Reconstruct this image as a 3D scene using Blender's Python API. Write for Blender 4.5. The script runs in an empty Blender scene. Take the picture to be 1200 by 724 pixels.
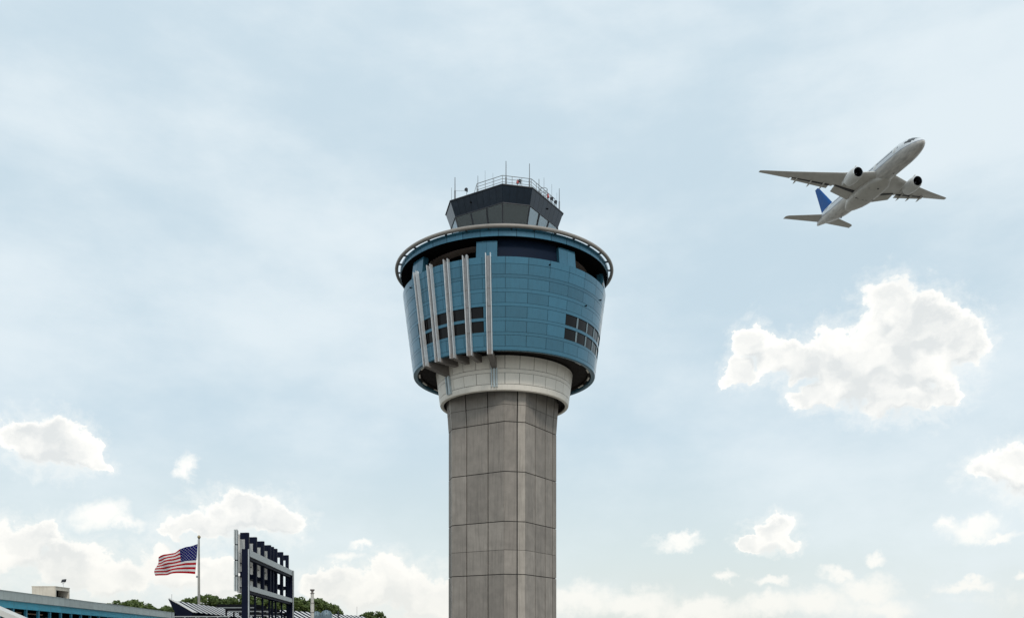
import bpy, math, random
from mathutils import Vector, Matrix, Quaternion
R = math.radians
random.seed(7)
S = bpy.context.scene
COL = S.collection

# ------------------------------------------------------------------ camera, sky, sun, exposure
F = 1060.0            # focal length in pixels of the 1200-wide photograph
CX, CY = 600.0, 757.0 # principal column, row of the horizon
CAMZ = 1.7
cd = bpy.data.cameras.new('camera')
cam = bpy.data.objects.new('camera', cd)
COL.objects.link(cam)
cam.location = (0, 0, CAMZ)
cam.rotation_euler = (R(90), 0, 0)
cd.sensor_width = 36.0
cd.sensor_fit = 'HORIZONTAL'
cd.lens = F / 1200 * 36
cd.shift_y = (CY - 362) / 1200
cd.clip_start = 0.2
cd.clip_end = 20000
S.camera = cam

SUN_EL, SUN_AZ = R(41), R(166)      # azimuth measured from +Y (view direction) towards +X
sd = bpy.data.lights.new('sun', 'SUN')
sun = bpy.data.objects.new('sun', sd)
COL.objects.link(sun)
sd.energy = 1.5
sd.angle = R(11)
sd.color = (1.0, 0.95, 0.87)
sdir = Vector((math.sin(SUN_AZ) * math.cos(SUN_EL), math.cos(SUN_AZ) * math.cos(SUN_EL), math.sin(SUN_EL)))
sun.rotation_euler = sdir.to_track_quat('Z', 'Y').to_euler()
sun.location = sdir * 300

S.view_settings.view_transform = 'Standard'
S.view_settings.look = 'None'
S.view_settings.exposure = 0.0
S.view_settings.gamma = 1.0
S.view_settings.use_curve_mapping = False
S.render.engine = 'CYCLES'
S.cycles.max_bounces = 8
S.cycles.transparent_max_bounces = 16


class NT:
    """small helper to write node trees"""
    def __init__(self, nt):
        self.nt = nt
        nt.nodes.clear()

    def n(self, kind, _in=None, **kw):
        nd = self.nt.nodes.new(kind)
        for k, v in kw.items():
            setattr(nd, k, v)
        for k, v in (_in or {}).items():
            self.set(nd.inputs[k], v)
        return nd

    def set(self, sock, v):
        if isinstance(v, bpy.types.NodeSocket):
            self.nt.links.new(v, sock)
        else:
            sock.default_value = v

    def math(self, op, a, b=None, c=None, clamp=False):
        nd = self.n('ShaderNodeMath', operation=op, use_clamp=clamp)
        for i, v in enumerate((a, b, c)):
            if v is not None:
                self.set(nd.inputs[i], v)
        return nd.outputs[0]

    def vmath(self, op, a, b=None, c=None):
        nd = self.n('ShaderNodeVectorMath', operation=op)
        for i, v in enumerate((a, b, c)):
            if v is not None:
                self.set(nd.inputs[i], v)
        return nd.outputs['Value'] if op in ('LENGTH', 'DOT_PRODUCT') else nd.outputs[0]

    def noise(self, vec, scale, detail=4, rough=0.5, out='Fac'):
        nd = self.n('ShaderNodeTexNoise', {'Vector': vec, 'Scale': scale, 'Detail': detail, 'Roughness': rough})
        return nd.outputs[out]

    def mix(self, fac, a, b, blend='MIX'):
        nd = self.n('ShaderNodeMix', data_type='RGBA', blend_type=blend)
        for s, v in ((nd.inputs[0], fac), (nd.inputs[6], a), (nd.inputs[7], b)):
            if not isinstance(v, bpy.types.NodeSocket) and s.type == 'RGBA' and len(v) == 3:
                v = (*v, 1)
            self.set(s, v)
        return nd.outputs[2]

    def remap(self, v, a, b, c=0.0, d=1.0, smooth=True):
        nd = self.n('ShaderNodeMapRange', {0: v, 1: a, 2: b, 3: c, 4: d}, interpolation_type='SMOOTHSTEP' if smooth else 'LINEAR')
        return nd.outputs[0]

    def link(self, a, b):
        self.nt.links.new(a, b)


def build_world():
    w = bpy.data.worlds.new('World')
    S.world = w
    w.use_nodes = True
    t = NT(w.node_tree)
    out = t.n('ShaderNodeOutputWorld')
    bg = t.n('ShaderNodeBackground')
    t.link(bg.outputs[0], out.inputs[0])
    sky = t.n('ShaderNodeTexSky', sky_type='NISHITA', sun_disc=False, sun_elevation=SUN_EL, sun_rotation=SUN_AZ,
              altitude=0.0, air_density=1.0, dust_density=3.0, ozone_density=1.0)
    d = t.n('ShaderNodeTexCoord').outputs['Generated']
    xyz = t.n('ShaderNodeSeparateXYZ', {0: d})
    x, y, z = xyz.outputs
    hyp = t.math('MAXIMUM', t.math('SQRT', t.math('ADD', t.math('MULTIPLY', x, x), t.math('MULTIPLY', y, y))), 0.05)
    az = t.math('ARCTAN2', x, y)
    tan = t.math('DIVIDE', z, hyp)
    P = t.n('ShaderNodeCombineXYZ', {0: az, 1: tan, 2: 0.0}).outputs[0]
    # domain warp gives the ragged cauliflower outline
    wl = t.vmath('SUBTRACT', t.noise(P, 16.0, 2, 0.5, 'Color'), (0.5, 0.5, 0.5))
    wf = t.vmath('SUBTRACT', t.noise(P, 48.0, 9, 0.62, 'Color'), (0.5, 0.5, 0.5))
    P1 = t.vmath('MULTIPLY_ADD', wl, (0.035, 0.030, 0), P)
    P2 = t.vmath('MULTIPLY_ADD', wf, (0.036, 0.036, 0), P1)
    vor = t.n('ShaderNodeTexVoronoi', {'Vector': P2, 'Scale': 42.0, 'Detail': 3.0, 'Roughness': 0.55, 'Smoothness': 0.5},
              feature='SMOOTH_F1', normalize=True).outputs['Distance']

    def blobs(lst, k, Q):
        acc = None
        for (px, py, rx, ry) in lst:
            a = math.atan((px - CX) / F)
            c = math.cos(a)
            tt = (CY - py) / F * c
            sx, sy = F / (rx * c * c), F / (ry * c)
            v = t.vmath('MULTIPLY_ADD', Q, (sx, sy, 0.0), (-a * sx, -tt * sy, 0.0))
            L = t.vmath('LENGTH', v)
            acc = L if acc is None else t.math('SMOOTH_MIN', acc, L, k)
        return t.math('SUBTRACT', 1.0, acc)

    crisp = [
        # big cumulus right of the tower
        (882, 403, 24, 25), (869, 432, 20, 20), (912, 420, 34, 24), (948, 430, 38, 26), (986, 406, 32, 30), (1040, 364, 35, 43), (1084, 384, 46, 42), (1127, 398, 34, 38),
        (1062, 425, 66, 50), (1000, 444, 58, 34), (1056, 470, 64, 27), (958, 466, 34, 18), (1112, 462, 18, 20), (857, 447, 15, 8), (1030, 415, 56, 42), (1000, 452, 54, 32), (1086, 432, 46, 40), (1050, 392, 40, 40), (1010, 428, 60, 34),
        # left clouds
        (58, 514, 46, 34), (34, 512, 40, 30), (92, 532, 36, 25), (70, 530, 44, 24), (112, 546, 20, 12),
        (283, 600, 58, 30), (236, 614, 46, 18), (325, 610, 34, 22), (205, 622, 20, 11),
        (26, 642, 46, 32), (52, 630, 26, 26), (80, 668, 56, 34), (130, 684, 60, 26), (-20, 650, 56, 46),
        (212, 666, 54, 30), (262, 678, 46, 26),
        (1166, 549, 36, 25), (1192, 552, 42, 34), (1218, 562, 36, 34),
        (905, 620, 27, 20), (884, 635, 25, 10), (918, 634, 22, 12),
        (455, 678, 30, 28), (478, 692, 46, 30), (395, 686, 46, 26), (425, 692, 56, 26), (500, 706, 56, 26),
    ]
    soft = [
        (216, 546, 14, 20), (115, 606, 42, 22), (140, 616, 36, 12), (408, 652, 24, 9), (430, 638, 16, 7),
        (795, 637, 36, 10), (808, 630, 14, 9), (1140, 620, 44, 16), (1110, 614, 18, 10), (1172, 630, 30, 8),
        (1025, 653, 15, 9), (985, 674, 26, 10), (1018, 690, 46, 22), (900, 683, 24, 8), (850, 676, 13, 8), (1130, 684, 40, 10), (1135, 676, 12, 8), (1198, 680, 14, 8),
        (680, 704, 60, 22), (740, 706, 70, 20), (820, 714, 80, 18), (900, 712, 60, 16), (960, 706, 60, 22), (1035, 712, 50, 20),
        (560, 712, 60, 24),
    ]
    fc = blobs(crisp, 0.30, P2)
    fup = blobs(crisp, 0.30, t.vmath('ADD', P1, (0.0, 0.016, 0.0)))     # the same a little higher up: tells tops from undersides
    fs = blobs(soft, 0.2, P2)
    # generic cumulus band all round the horizon, continuing the one in view
    hb = t.noise(P, 7.0, 6, 0.55)
    band = t.math('SUBTRACT', t.math('MULTIPLY', t.math('SUBTRACT', hb, 0.44), 5.0), t.math('MULTIPLY', t.math('ABSOLUTE', t.math('SUBTRACT', tan, 0.045)), 22.0))
    inview = t.remap(t.math('ABSOLUTE', az), 0.56, 0.85)
    band = t.math('SUBTRACT', band, t.math('MULTIPLY', t.math('SUBTRACT', 1.0, inview), 0.8))
    fine = t.math('SUBTRACT', t.noise(P1, 70.0, 10, 0.68), 0.5)
    puff = t.math('ADD', t.math('MULTIPLY', t.math('SUBTRACT', 0.42, vor), 0.45), t.math('MULTIPLY', fine, 0.62))
    under = t.math('SUBTRACT', fup, fc)
    fc = t.math('ADD', t.math('MAXIMUM', fc, band), puff)
    soft_noise = t.noise(P, 9.0, 3, 0.5)
    edge = t.math('ADD', t.remap(soft_noise, 0.35, 0.65, 0.14, 0.34, False), t.remap(under, 0.0, 0.5, 0.0, 0.40))
    # undersides fray out softly, tops stay crisp
    mc = t.remap(fc, 0.0, edge)
    ms = t.math('MULTIPLY', t.remap(t.math('ADD', fs, puff), -0.10, 0.85), 0.85)
    wisp = t.math('MULTIPLY', t.remap(t.math('ADD', fc, t.math('MULTIPLY', fine, 1.2)), -0.55, 0.45), 0.40)
    m = t.math('MAXIMUM', t.math('MAXIMUM', mc, wisp), ms)
    # thin cirrus veil and clear sky between
    cir = t.noise(t.vmath('ADD', t.vmath('MULTIPLY', P, (1.1, 1.9, 1.0)), (3.1, 0.4, 0.0)), 2.3, 7, 0.58)
    ramp = t.n('ShaderNodeValToRGB', {0: t.math('MULTIPLY', tan, 1.3)})
    cr = ramp.color_ramp
    cr.elements[0].position = 0.0
    cr.elements[0].color = (0.80, 0.83, 0.78, 1)
    cr.elements[1].position = 1.0
    cr.elements[1].color = (0.65, 0.785, 0.87, 1)
    e = cr.elements.new(0.13)
    e.color = (0.72, 0.815, 0.825, 1)
    e = cr.elements.new(0.30)
    e.color = (0.595, 0.735, 0.82, 1)
    e = cr.elements.new(0.58)
    e.color = (0.605, 0.745, 0.83, 1)
    nish = t.vmath('MULTIPLY', sky.outputs[0], (0.09, 0.09, 0.09))
    base = t.mix(0.88, nish, ramp.outputs[0])
    base = t.mix(t.remap(cir, 0.35, 0.68, 0.0, 0.72), base, (0.80, 0.875, 0.915))
    # clouds
    g1 = t.noise(P2, 20.0, 5, 0.5)
    shade = t.math('ADD', t.math('MULTIPLY', t.math('SUBTRACT', g1, 0.40), 3.2), t.math('MULTIPLY', t.math('SUBTRACT', 0.45, vor), 0.9), clamp=True)
    shade = t.math('SUBTRACT', shade, t.remap(under, -0.05, 0.5, 0.0, 0.75), clamp=True)
    thick = t.remap(fc, 0.12, 0.6)
    shade = t.math('SUBTRACT', 1.0, t.math('MULTIPLY', thick, t.math('SUBTRACT', 1.0, shade)))
    ccol = t.mix(shade, (0.74, 0.77, 0.775), (1.02, 1.01, 0.97))
    low = t.remap(tan, 0.02, 0.16, 0.55, 0.0)
    ccol = t.mix(low, ccol, (0.86, 0.85, 0.785))
    col = t.mix(m, base, ccol)
    t.link(col, bg.inputs[0])
    bg.inputs[1].default_value = 1.05
    w.cycles.sampling_method = 'MANUAL'
    w.cycles.sample_map_resolution = 512


build_world()

# ------------------------------------------------------------------ materials
def obj_coord(t):
    return t.n('ShaderNodeTexCoord').outputs['Object']


def mat(name, color, rough=0.5, metal=0.0, var=0.10, nscale=2.0, rand=0.0, streak=0.0, bump=0.0, spec=0.5, tint=None):
    m = bpy.data.materials.new(name)
    m.use_nodes = True
    t = NT(m.node_tree)
    out = t.n('ShaderNodeOutputMaterial')
    b = t.n('ShaderNodeBsdfPrincipled', {'Roughness': rough, 'Metallic': metal, 'Specular IOR Level': spec})
    t.link(b.outputs[0], out.inputs[0])
    oc = obj_coord(t)
    n1 = t.noise(oc, nscale, 6, 0.6)
    dark = tuple(c * (1 - var * 1.6) for c in color)
    lite = tuple(min(1, c * (1 + var * 1.6)) for c in color)
    c = t.mix(t.remap(n1, 0.25, 0.75, smooth=False), dark, lite)
    if streak:
        n2 = t.noise(t.vmath('MULTIPLY', oc, (3.0, 3.0, 0.16)), 1.6, 5, 0.65)
        c = t.mix(t.remap(n2, 0.45, 0.8, 0.0, streak), c, tint or tuple(v * 0.45 for v in color))
    if rand:
        oi = t.n('ShaderNodeObjectInfo').outputs['Random']
        f = t.remap(oi, 0.0, 1.0, 1 - rand, 1 + rand, False)
        c = t.vmath('SCALE', c)
        t.set(c.node.inputs['Scale'], f)
    t.link(c, b.inputs['Base Color'])
    rr = t.remap(n1, 0.2, 0.8, max(0.02, rough - 0.08), min(1, rough + 0.08), False)
    t.link(rr, b.inputs['Roughness'])
    if bump:
        bp = t.n('ShaderNodeBump', {'Strength': bump, 'Distance': 0.03, 'Height': t.noise(oc, nscale * 9, 6, 0.65)})
        t.link(bp.outputs[0], b.inputs['Normal'])
    return m


def glass(name, tint, refl=0.9, rough=0.03):
    """tinted see-through sheet: transparent with a Fresnel reflection"""
    m = bpy.data.materials.new(name)
    m.use_nodes = True
    t = NT(m.node_tree)
    out = t.n('ShaderNodeOutputMaterial')
    tr = t.n('ShaderNodeBsdfTransparent', {0: (*tint, 1)})
    gl = t.n('ShaderNodeBsdfGlossy', {'Color': (refl * .85, refl * .94, refl, 1), 'Roughness': rough})
    fr = t.n('ShaderNodeFresnel', {'IOR': 1.5})
    nz = t.noise(obj_coord(t), 1.5, 3, 0.5)
    bp = t.n('ShaderNodeBump', {'Strength': 0.05, 'Distance': 0.02, 'Height': nz})
    t.link(bp.outputs[0], gl.inputs['Normal'])
    mx = t.n('ShaderNodeMixShader')
    t.link(t.math('MULTIPLY_ADD', fr.outputs[0], 0.62, 0.20), mx.inputs[0])
    t.link(tr.outputs[0], mx.inputs[1])
    t.link(gl.outputs[0], mx.inputs[2])
    t.link(mx.outputs[0], out.inputs[0])
    return m


M = {}
M['concrete'] = mat('precast concrete', (0.258, 0.230, 0.204), 0.85, 0, 0.13, 0.8, rand=0.13, streak=0.55, bump=0.15)
M['concrete_paler'] = mat('paler corner strip tone', (0.37, 0.33, 0.29), 0.85, 0, 0.12, 0.8, rand=0.06, streak=0.5, bump=0.15)  # paler copy of the concrete tone, set at corners for contrast between faces
M['joint'] = mat('dark joint', (0.035, 0.033, 0.032), 0.9)
M['blue'] = mat('blue metal cladding', (0.036, 0.138, 0.208), 0.20, 0.35, 0.05, 0.5, rand=0.13, streak=0.35, spec=0.7)
M['blue_light'] = mat('light blue trim', (0.48, 0.55, 0.58), 0.4, 0.2)
M['dark_screen'] = mat('navy louvre screen', (0.006, 0.013, 0.030), 0.6, spec=0.08)
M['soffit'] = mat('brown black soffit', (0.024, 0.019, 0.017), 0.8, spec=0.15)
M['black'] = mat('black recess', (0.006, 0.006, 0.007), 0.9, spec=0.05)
M['tan_soffit'] = mat('tan ceiling', (0.60, 0.47, 0.41), 0.7)
M['rim'] = mat('beige rim tube', (0.27, 0.245, 0.22), 0.45, 0.1, 0.08, 1.0)
M['steel_dark'] = mat('dark bracket steel', (0.03, 0.033, 0.04), 0.5, 0.3)
M['drum'] = mat('off white cladding', (0.85, 0.79, 0.705), 0.5, 0, 0.04, 1.0, rand=0.03, streak=0.2)
M['fin'] = mat('silver metal fin', (0.66, 0.67, 0.68), 0.32, 0.45, 0.08, 1.5)
M['fin_web'] = mat('grey fin web', (0.27, 0.275, 0.285), 0.45, 0.3)
M['arm'] = mat('bronze strut', (0.20, 0.175, 0.16), 0.6)
M['window_dark'] = mat('dark window glass', (0.003, 0.003, 0.004), 0.06, 0, 0.1, spec=0.2)
M['mullion'] = mat('blue grey mullion', (0.16, 0.22, 0.25), 0.5)
M['cab'] = mat('dark slate cab cladding', (0.015, 0.026, 0.042), 0.2, 0.3, 0.08, rand=0.08)
M['cab_frame'] = mat('cab window frame', (0.022, 0.024, 0.032), 0.5)
M['cab_glass'] = glass('cab glass', (0.62, 0.68, 0.70))
M['shade'] = mat('smoked window shade', (0.020, 0.020, 0.023), 0.7, 0, 0.35, 1.4, spec=0.2)
M['rail'] = mat('galvanised rail', (0.26, 0.28, 0.29), 0.6, 0.1)
M['antenna'] = mat('grey antenna', (0.22, 0.24, 0.26), 0.5, 0.2)
M['red_lamp'] = mat('red lamp glass', (0.35, 0.03, 0.03), 0.3)
M['roof_grey'] = mat('grey roof membrane', (0.30, 0.30, 0.30), 0.8)


def mesh(name, verts, faces, m, smooth=False):
    me = bpy.data.meshes.new(name)
    me.from_pydata([tuple(v) for v in verts], [], faces)
    me.validate()
    if m is not None:
        me.materials.append(M[m] if isinstance(m, str) else m)
    if smooth:
        for p in me.polygons:
            p.use_smooth = True
    return me


def part(name, me, parent=None, loc=(0, 0, 0), rot=(0, 0, 0)):
    o = bpy.data.objects.new(name, me)
    COL.objects.link(o)
    o.location = loc
    o.rotation_euler = rot
    if parent is not None:
        o.parent = parent
    return o


def thing(name, label, cat, loc=(0, 0, 0), rotz=0.0, group=None, me=None):
    o = bpy.data.objects.new(name, me)
    COL.objects.link(o)
    o.location = loc
    o.rotation_euler = (0, 0, rotz)
    o['label'] = label
    o['category'] = cat
    if group:
        o['group'] = group
    return o


def fix_normals(me):
    import bmesh
    bm = bmesh.new()
    bm.from_mesh(me)
    bmesh.ops.recalc_face_normals(bm, faces=bm.faces)
    bm.to_mesh(me)
    bm.free()
    return me


def smooth_by_angle(me, ang=35):
    for p in me.polygons:
        p.use_smooth = True
    me.set_sharp_from_angle(angle=R(ang))
    return me


def box_me(name, x0, x1, y0, y1, z0, z1, m):
    v = [(x0, y0, z0), (x1, y0, z0), (x1, y1, z0), (x0, y1, z0), (x0, y0, z1), (x1, y0, z1), (x1, y1, z1), (x0, y1, z1)]
    f = [(0, 3, 2, 1), (4, 5, 6, 7), (0, 1, 5, 4), (1, 2, 6, 5), (2, 3, 7, 6), (3, 0, 4, 7)]
    return mesh(name, v, f, m)


def hexa(name, pts8, m):
    f = [(0, 3, 2, 1), (4, 5, 6, 7), (0, 1, 5, 4), (1, 2, 6, 5), (2, 3, 7, 6), (3, 0, 4, 7)]
    return fix_normals(mesh(name, pts8, f, m))


def quad_block(name, a, b, c, d, th, m):
    """slab whose outer face is a-b-c-d (counter clockwise from outside), th thick inwards"""
    a, b, c, d = map(Vector, (a, b, c, d))
    n = (b - a).cross(d - a).normalized() * -th
    return hexa(name, [a, b, c, d, a + n, b + n, c + n, d + n], m)


def bar(name, a, b, w, h, m, up=(0, 0, 1)):
    a, b = Vector(a), Vector(b)
    d = (b - a).normalized()
    u = Vector(up)
    if abs(d.dot(u)) > 0.98:
        u = Vector((0, 1, 0))
    s = d.cross(u).normalized()
    u = s.cross(d).normalized()
    pts = []
    for p in (a, b):
        for (i, j) in ((-1, -1), (1, -1), (1, 1), (-1, 1)):
            pts.append(p + s * (w / 2 * i) + u * (h / 2 * j))
    return hexa(name, pts, m)


def tube(name, pts, radii, m, seg=8, closed=False, caps=True):
    pts = [Vector(p) for p in pts]
    if not isinstance(radii, (list, tuple)):
        radii = [radii] * len(pts)
    n = len(pts)
    vs, fs = [], []
    for i, p in enumerate(pts):
        if closed:
            d = (pts[(i + 1) % n] - pts[i - 1]).normalized()
        else:
            d = (pts[min(i + 1, n - 1)] - pts[max(i - 1, 0)]).normalized()
        u = Vector((0, 0, 1)) if abs(d.z) < 0.9 else Vector((1, 0, 0))
        s = d.cross(u).normalized()
        u = s.cross(d).normalized()
        for k in range(seg):
            a = 2 * math.pi * k / seg
            vs.append(p + (s * math.cos(a) + u * math.sin(a)) * radii[i])
    rng = n if closed else n - 1
    for i in range(rng):
        j = (i + 1) % n
        for k in range(seg):
            k2 = (k + 1) % seg
            fs.append((i * seg + k, i * seg + k2, j * seg + k2, j * seg + k))
    if caps and not closed:
        fs.append(tuple(range(seg))[::-1])
        fs.append(tuple((n - 1) * seg + k for k in range(seg)))
    return smooth_by_angle(fix_normals(mesh(name, vs, fs, m)), 50)


def lathe(name, prof, m, seg=64, closed=True, a0=0.0, a1=2 * math.pi):
    """profile [(r,z)...] turned round z; closed joins last to first point"""
    vs, fs = [], []
    n = len(prof)
    full = abs(a1 - a0 - 2 * math.pi) < 1e-6
    cnt = seg if full else seg + 1
    for k in range(cnt):
        a = a0 + (a1 - a0) * k / seg
        for r, z in prof:
            vs.append((r * math.sin(a), -r * math.cos(a), z))
    for k in range(seg):
        k2 = (k + 1) % cnt
        for i in range(n if closed else n - 1):
            j = (i + 1) % n
            fs.append((k * n + i, k2 * n + i, k2 * n + j, k * n + j))
    if not full and closed:
        fs.append(tuple(range(n)))
        fs.append(tuple((cnt - 1) * n + i for i in range(n))[::-1])
    me = fix_normals(mesh(name, vs, fs, m))
    return smooth_by_angle(me, 30)


def arc_block(name, r0, z0, r1, z1, th, ang, m, n=3, start=None):
    """curved panel: outer radius r0 at z0 (bottom) to r1 at z1 (top), th thick, ang wide, centred at angle 0 (towards -Y)"""
    a0 = -ang / 2 if start is None else start
    prof = [(r0, z0), (r1, z1), (r1 - th, z1), (r0 - th, z0)]
    return lathe(name, prof, m, seg=n, closed=True, a0=a0, a1=a0 + ang)


def W(px, py, Y):
    """world point seen at photograph pixel (px, py) at depth Y"""
    return Vector(((px - CX) * Y / F, Y, CAMZ + (CY - py) * Y / F))


# ------------------------------------------------------------------ ground
def build_ground():
    m = mat('apron concrete', (0.18, 0.170, 0.150), 0.9, 0, 0.12, 0.05, bump=0.1)
    me = mesh('apron', [(-9000, -9000, 0), (9000, -9000, 0), (9000, 9000, 0), (-9000, 9000, 0)], [(0, 1, 2, 3)], m)
    o = part('ground', me)
    o['kind'] = 'structure'


build_ground()

# ------------------------------------------------------------------ control tower
D = 106.0
ROT = R(32)
N1 = Vector((-math.sin(ROT), -math.cos(ROT), 0))   # outward normal of the left visible face
T1 = Vector((math.cos(ROT), -math.sin(ROT), 0))    # outward normal of the right visible face


def octagon(h, a):
    """plan of a square of half-width h with corners cut so that flat half-length is a; order runs left end of left face -> right"""
    dirs = [N1, T1, -N1, -T1]
    pts = []
    for i, n in enumerate(dirs):
        tan = dirs[(i + 1) % 4]
        pts.append(n * h - tan * a)
        pts.append(n * h + tan * a)
    return pts


def build_tower():
    T = thing('control_tower', 'tall airport control tower with blue drum top and square concrete shaft', 'control tower', (-0.9, D, 0))

    # ---- shaft: dark core with raised precast panels
    ox = Vector((-0.2, 0, 0))
    H, A = 5.225, 3.525
    oc = octagon(H - 0.12, A - 0.03)
    zt = 31.4
    vs = [p + ox for p in oc] + [p + ox + Vector((0, 0, zt)) for p in oc]
    fs = [(i, (i + 1) % 8, 8 + (i + 1) % 8, 8 + i) for i in range(8)] + [tuple(range(8))[::-1], tuple(range(8, 16))]
    shaft = part('shaft', fix_normals(mesh('shaft', vs, fs, 'joint')), T)
    op = octagon(H, A)
    splits = [(0, .29, .70, 1), (0, .62, 1), (0, .31, .63, .87, 1), (0, .4, 1), (0, .29, .70, 1), (0, .6, 1), (0, .33, .66, 1), (0, .62, 1)]
    rows = [0.02, 4.2, 9.67, 12.36, 15.5, 21.0, 26.5, 28.35, 31.3]

    def flare(z):
        return 1.0 + max(0.0, (z - 26.5)) / 4.8 * 0.055
    for i in range(8):
        a, b = op[i], op[(i + 1) % 8]
        fr = splits[i]
        L = (b - a).length
        for j in range(len(fr) - 1):
            g = 0.065 / L
            f0 = fr[j] + (g if j else g * 0.2)
            f1 = fr[j + 1] - (g if j < len(fr) - 2 else g * 0.2)
            for k in range(len(rows) - 1):
                heavy = 0.045 if rows[k] not in (12.36, 28.35) else 0.02
                z0, z1 = rows[k] + heavy, rows[k + 1] - (0.045 if rows[k + 1] not in (12.36, 28.35) else 0.02)
                pr = random.uniform(0, 0.012)
                nrm = (b - a).normalized().cross(Vector((0, 0, 1)))
                q = []
                for (f, z) in ((f0, z0), (f1, z0), (f1, z1), (f0, z1)):
                    p = a.lerp(b, f) * flare(z) + ox + nrm * pr
                    q.append(Vector((p.x, p.y, z)))
                part('concrete_panel', quad_block('concrete_panel', *q, 0.16, 'concrete_paler' if (i % 2 == 1 and j == 1) else 'concrete'), shaft)

    # ---- white drum under the bowl
    DT, DB = 33.25, 29.62
    rt, rb = 7.98, 7.50

    def rd(z):
        return rb + (rt - rb) * (z - DB) / (DT - DB)
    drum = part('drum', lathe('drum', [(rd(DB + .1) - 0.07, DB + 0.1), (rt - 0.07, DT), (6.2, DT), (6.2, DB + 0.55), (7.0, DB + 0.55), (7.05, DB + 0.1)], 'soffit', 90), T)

    def zdrum(yf):
        return CAMZ + (CY - yf) * (D - 7.75) / F
    z_a, z_b, z_c, z_d = zdrum(431.7), zdrum(436.3), zdrum(449), DB
    for (za, zb) in ((z_a, DT), (z_c, z_b)):
        pm = arc_block('drum_panel', rd(za + .02), za + .025, rd(zb), zb - .025, 0.06, R(12) - 0.05 / 7.8, 'drum', 4)
        for c in range(30):
            part('drum_panel', pm, drum, rot=(0, 0, R(1 + 6 + 12 * c)))
    part('drum_band', lathe('drum_band', [(rd(z_b), z_b + .02), (rd(z_a), z_a - .02), (rd(z_a) - .06, z_a - .02), (rd(z_b) - .06, z_b + .02)], 'drum', 90), drum)
    # rounded lower lip
    lip = [(rd(z_c) - .06, z_c - .025), (rd(z_c), z_c - .025), (rb + .02, DB + .12), (rb - .04, DB + .02), (rb - .14, DB - .02), (7.12, DB - .02), (7.08, DB + .1), (7.1, DB + .5), (7.2, DB + .5)]
    part('drum_lip', lathe('drum_lip', lip, 'drum', 90), drum)

    # ---- blue bowl
    BT, BB = 42.3, 32.9
    RT, RB = 11.8, 10.58

    def rw(z):
        return RB + (RT - RB) * (z - BB) / (BT - BB)

    def zw(yf):
        r = 11.2
        for _ in range(4):
            z = CAMZ + (CY - yf) * (D - r) / F
            r = rw(z)
        return z
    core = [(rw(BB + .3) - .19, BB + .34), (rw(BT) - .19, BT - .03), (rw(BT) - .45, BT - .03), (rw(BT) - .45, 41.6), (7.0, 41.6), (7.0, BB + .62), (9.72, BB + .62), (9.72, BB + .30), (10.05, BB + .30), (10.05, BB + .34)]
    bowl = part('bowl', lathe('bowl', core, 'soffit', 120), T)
    ylines = [301, 308.5, 321, 325, 337.7, 342, 354.3, 358.4, 371.7, 375.4, 388.5, 392.2, 405.3, 409.6]
    zl = [zw(y) for y in ylines]
    zl[0], zl[-1] = BT, BB
    big = [(0, 1), (1, 2), (3, 4), (5, 6), (7, 8), (9, 10), (11, 12)]
    bands = [(2, 3), (4, 5), (6, 7), (8, 9), (10, 11), (12, 13)]
    g = 0.017
    left_win = (-55.0, -11.0)
    right_win = (37.0, 85.0)
    pms = {}
    for (i, j) in big:
        za, zb = zl[j] + g, zl[i] - g
        pms[(i, j)] = arc_block('cladding_panel', rw(za), za, rw(zb), zb, 0.06, R(12) - 0.035 / rw(za), 'blue', 4)
    win_rows = ((7, 8), (9, 10))

    def is_win(a):
        a = (a + 180) % 360 - 180
        return (left_win[0] - 4 < a < left_win[1]) or (right_win[0] < a < right_win[1]) or (130 < a < 180) or (-150 < a < -110)
    for (i, j) in big:
        for c in range(30):
            ang = 1 + 12 * c + 6
            if (i, j) in win_rows and is_win(ang):
                continue
            part('cladding_panel', pms[(i, j)], bowl, rot=(0, 0, R(ang)))
    for (i, j) in bands:
        za, zb = zl[j] + g * .7, zl[i] - g * .7
        if (i, j) == (12, 13):
            # lowest band wraps under as a rounded lip
            prof = [(rw(zb) - .06, zb), (rw(zb), zb), (rw(BB + .06), BB + .06), (RB - .05, BB), (10.25, BB), (10.12, BB + .06), (10.08, BB + .28), (10.3, BB + .28)]
        else:
            prof = [(rw(za), za), (rw(zb), zb), (rw(zb) - .06, zb), (rw(za) - .06, za)]
        part('cladding_band', lathe('cladding_band', prof, 'blue', 120), bowl)
    # windows: panes set back in the two rows
    for (i, j) in win_rows:
        za, zb = zl[j] + .02, zl[i] - .02
        for (s0, s1, n) in ((-59.0, -11.0, 5), (37.0, 85.0, 5), (133.0, 181.0, 5), (-155, -107, 5)):
            step = (s1 - s0) / n
            pane = arc_block('window_pane', rw(za) - .10, za, rw(zb) - .10, zb, 0.03, R(step) - .02, 'window_dark', 4)
            mull = arc_block('window_mullion', rw(za) - .03, za, rw(zb) - .03, zb, 0.05, 0.021, 'mullion', 1)
            for k in range(n):
                part('window_pane', pane, bowl, rot=(0, 0, R(s0 + step * (k + .5))))
                if k and s0 > 0:
                    part('window_mullion', mull, bowl, rot=(0, 0, R(s0 + step * k)))
    # underside: soffit panels and a row of pale strips in the outer slot
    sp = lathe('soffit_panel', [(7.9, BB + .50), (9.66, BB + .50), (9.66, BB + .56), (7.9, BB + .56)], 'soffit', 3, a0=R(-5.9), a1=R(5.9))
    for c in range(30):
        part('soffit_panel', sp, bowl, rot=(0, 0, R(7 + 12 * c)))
    st = lathe('soffit_strip', [(9.80, BB + .22), (9.98, BB + .22), (9.98, BB + .29), (9.80, BB + .29)], 'drum', 2, a0=R(-3.6), a1=R(3.6))
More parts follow.
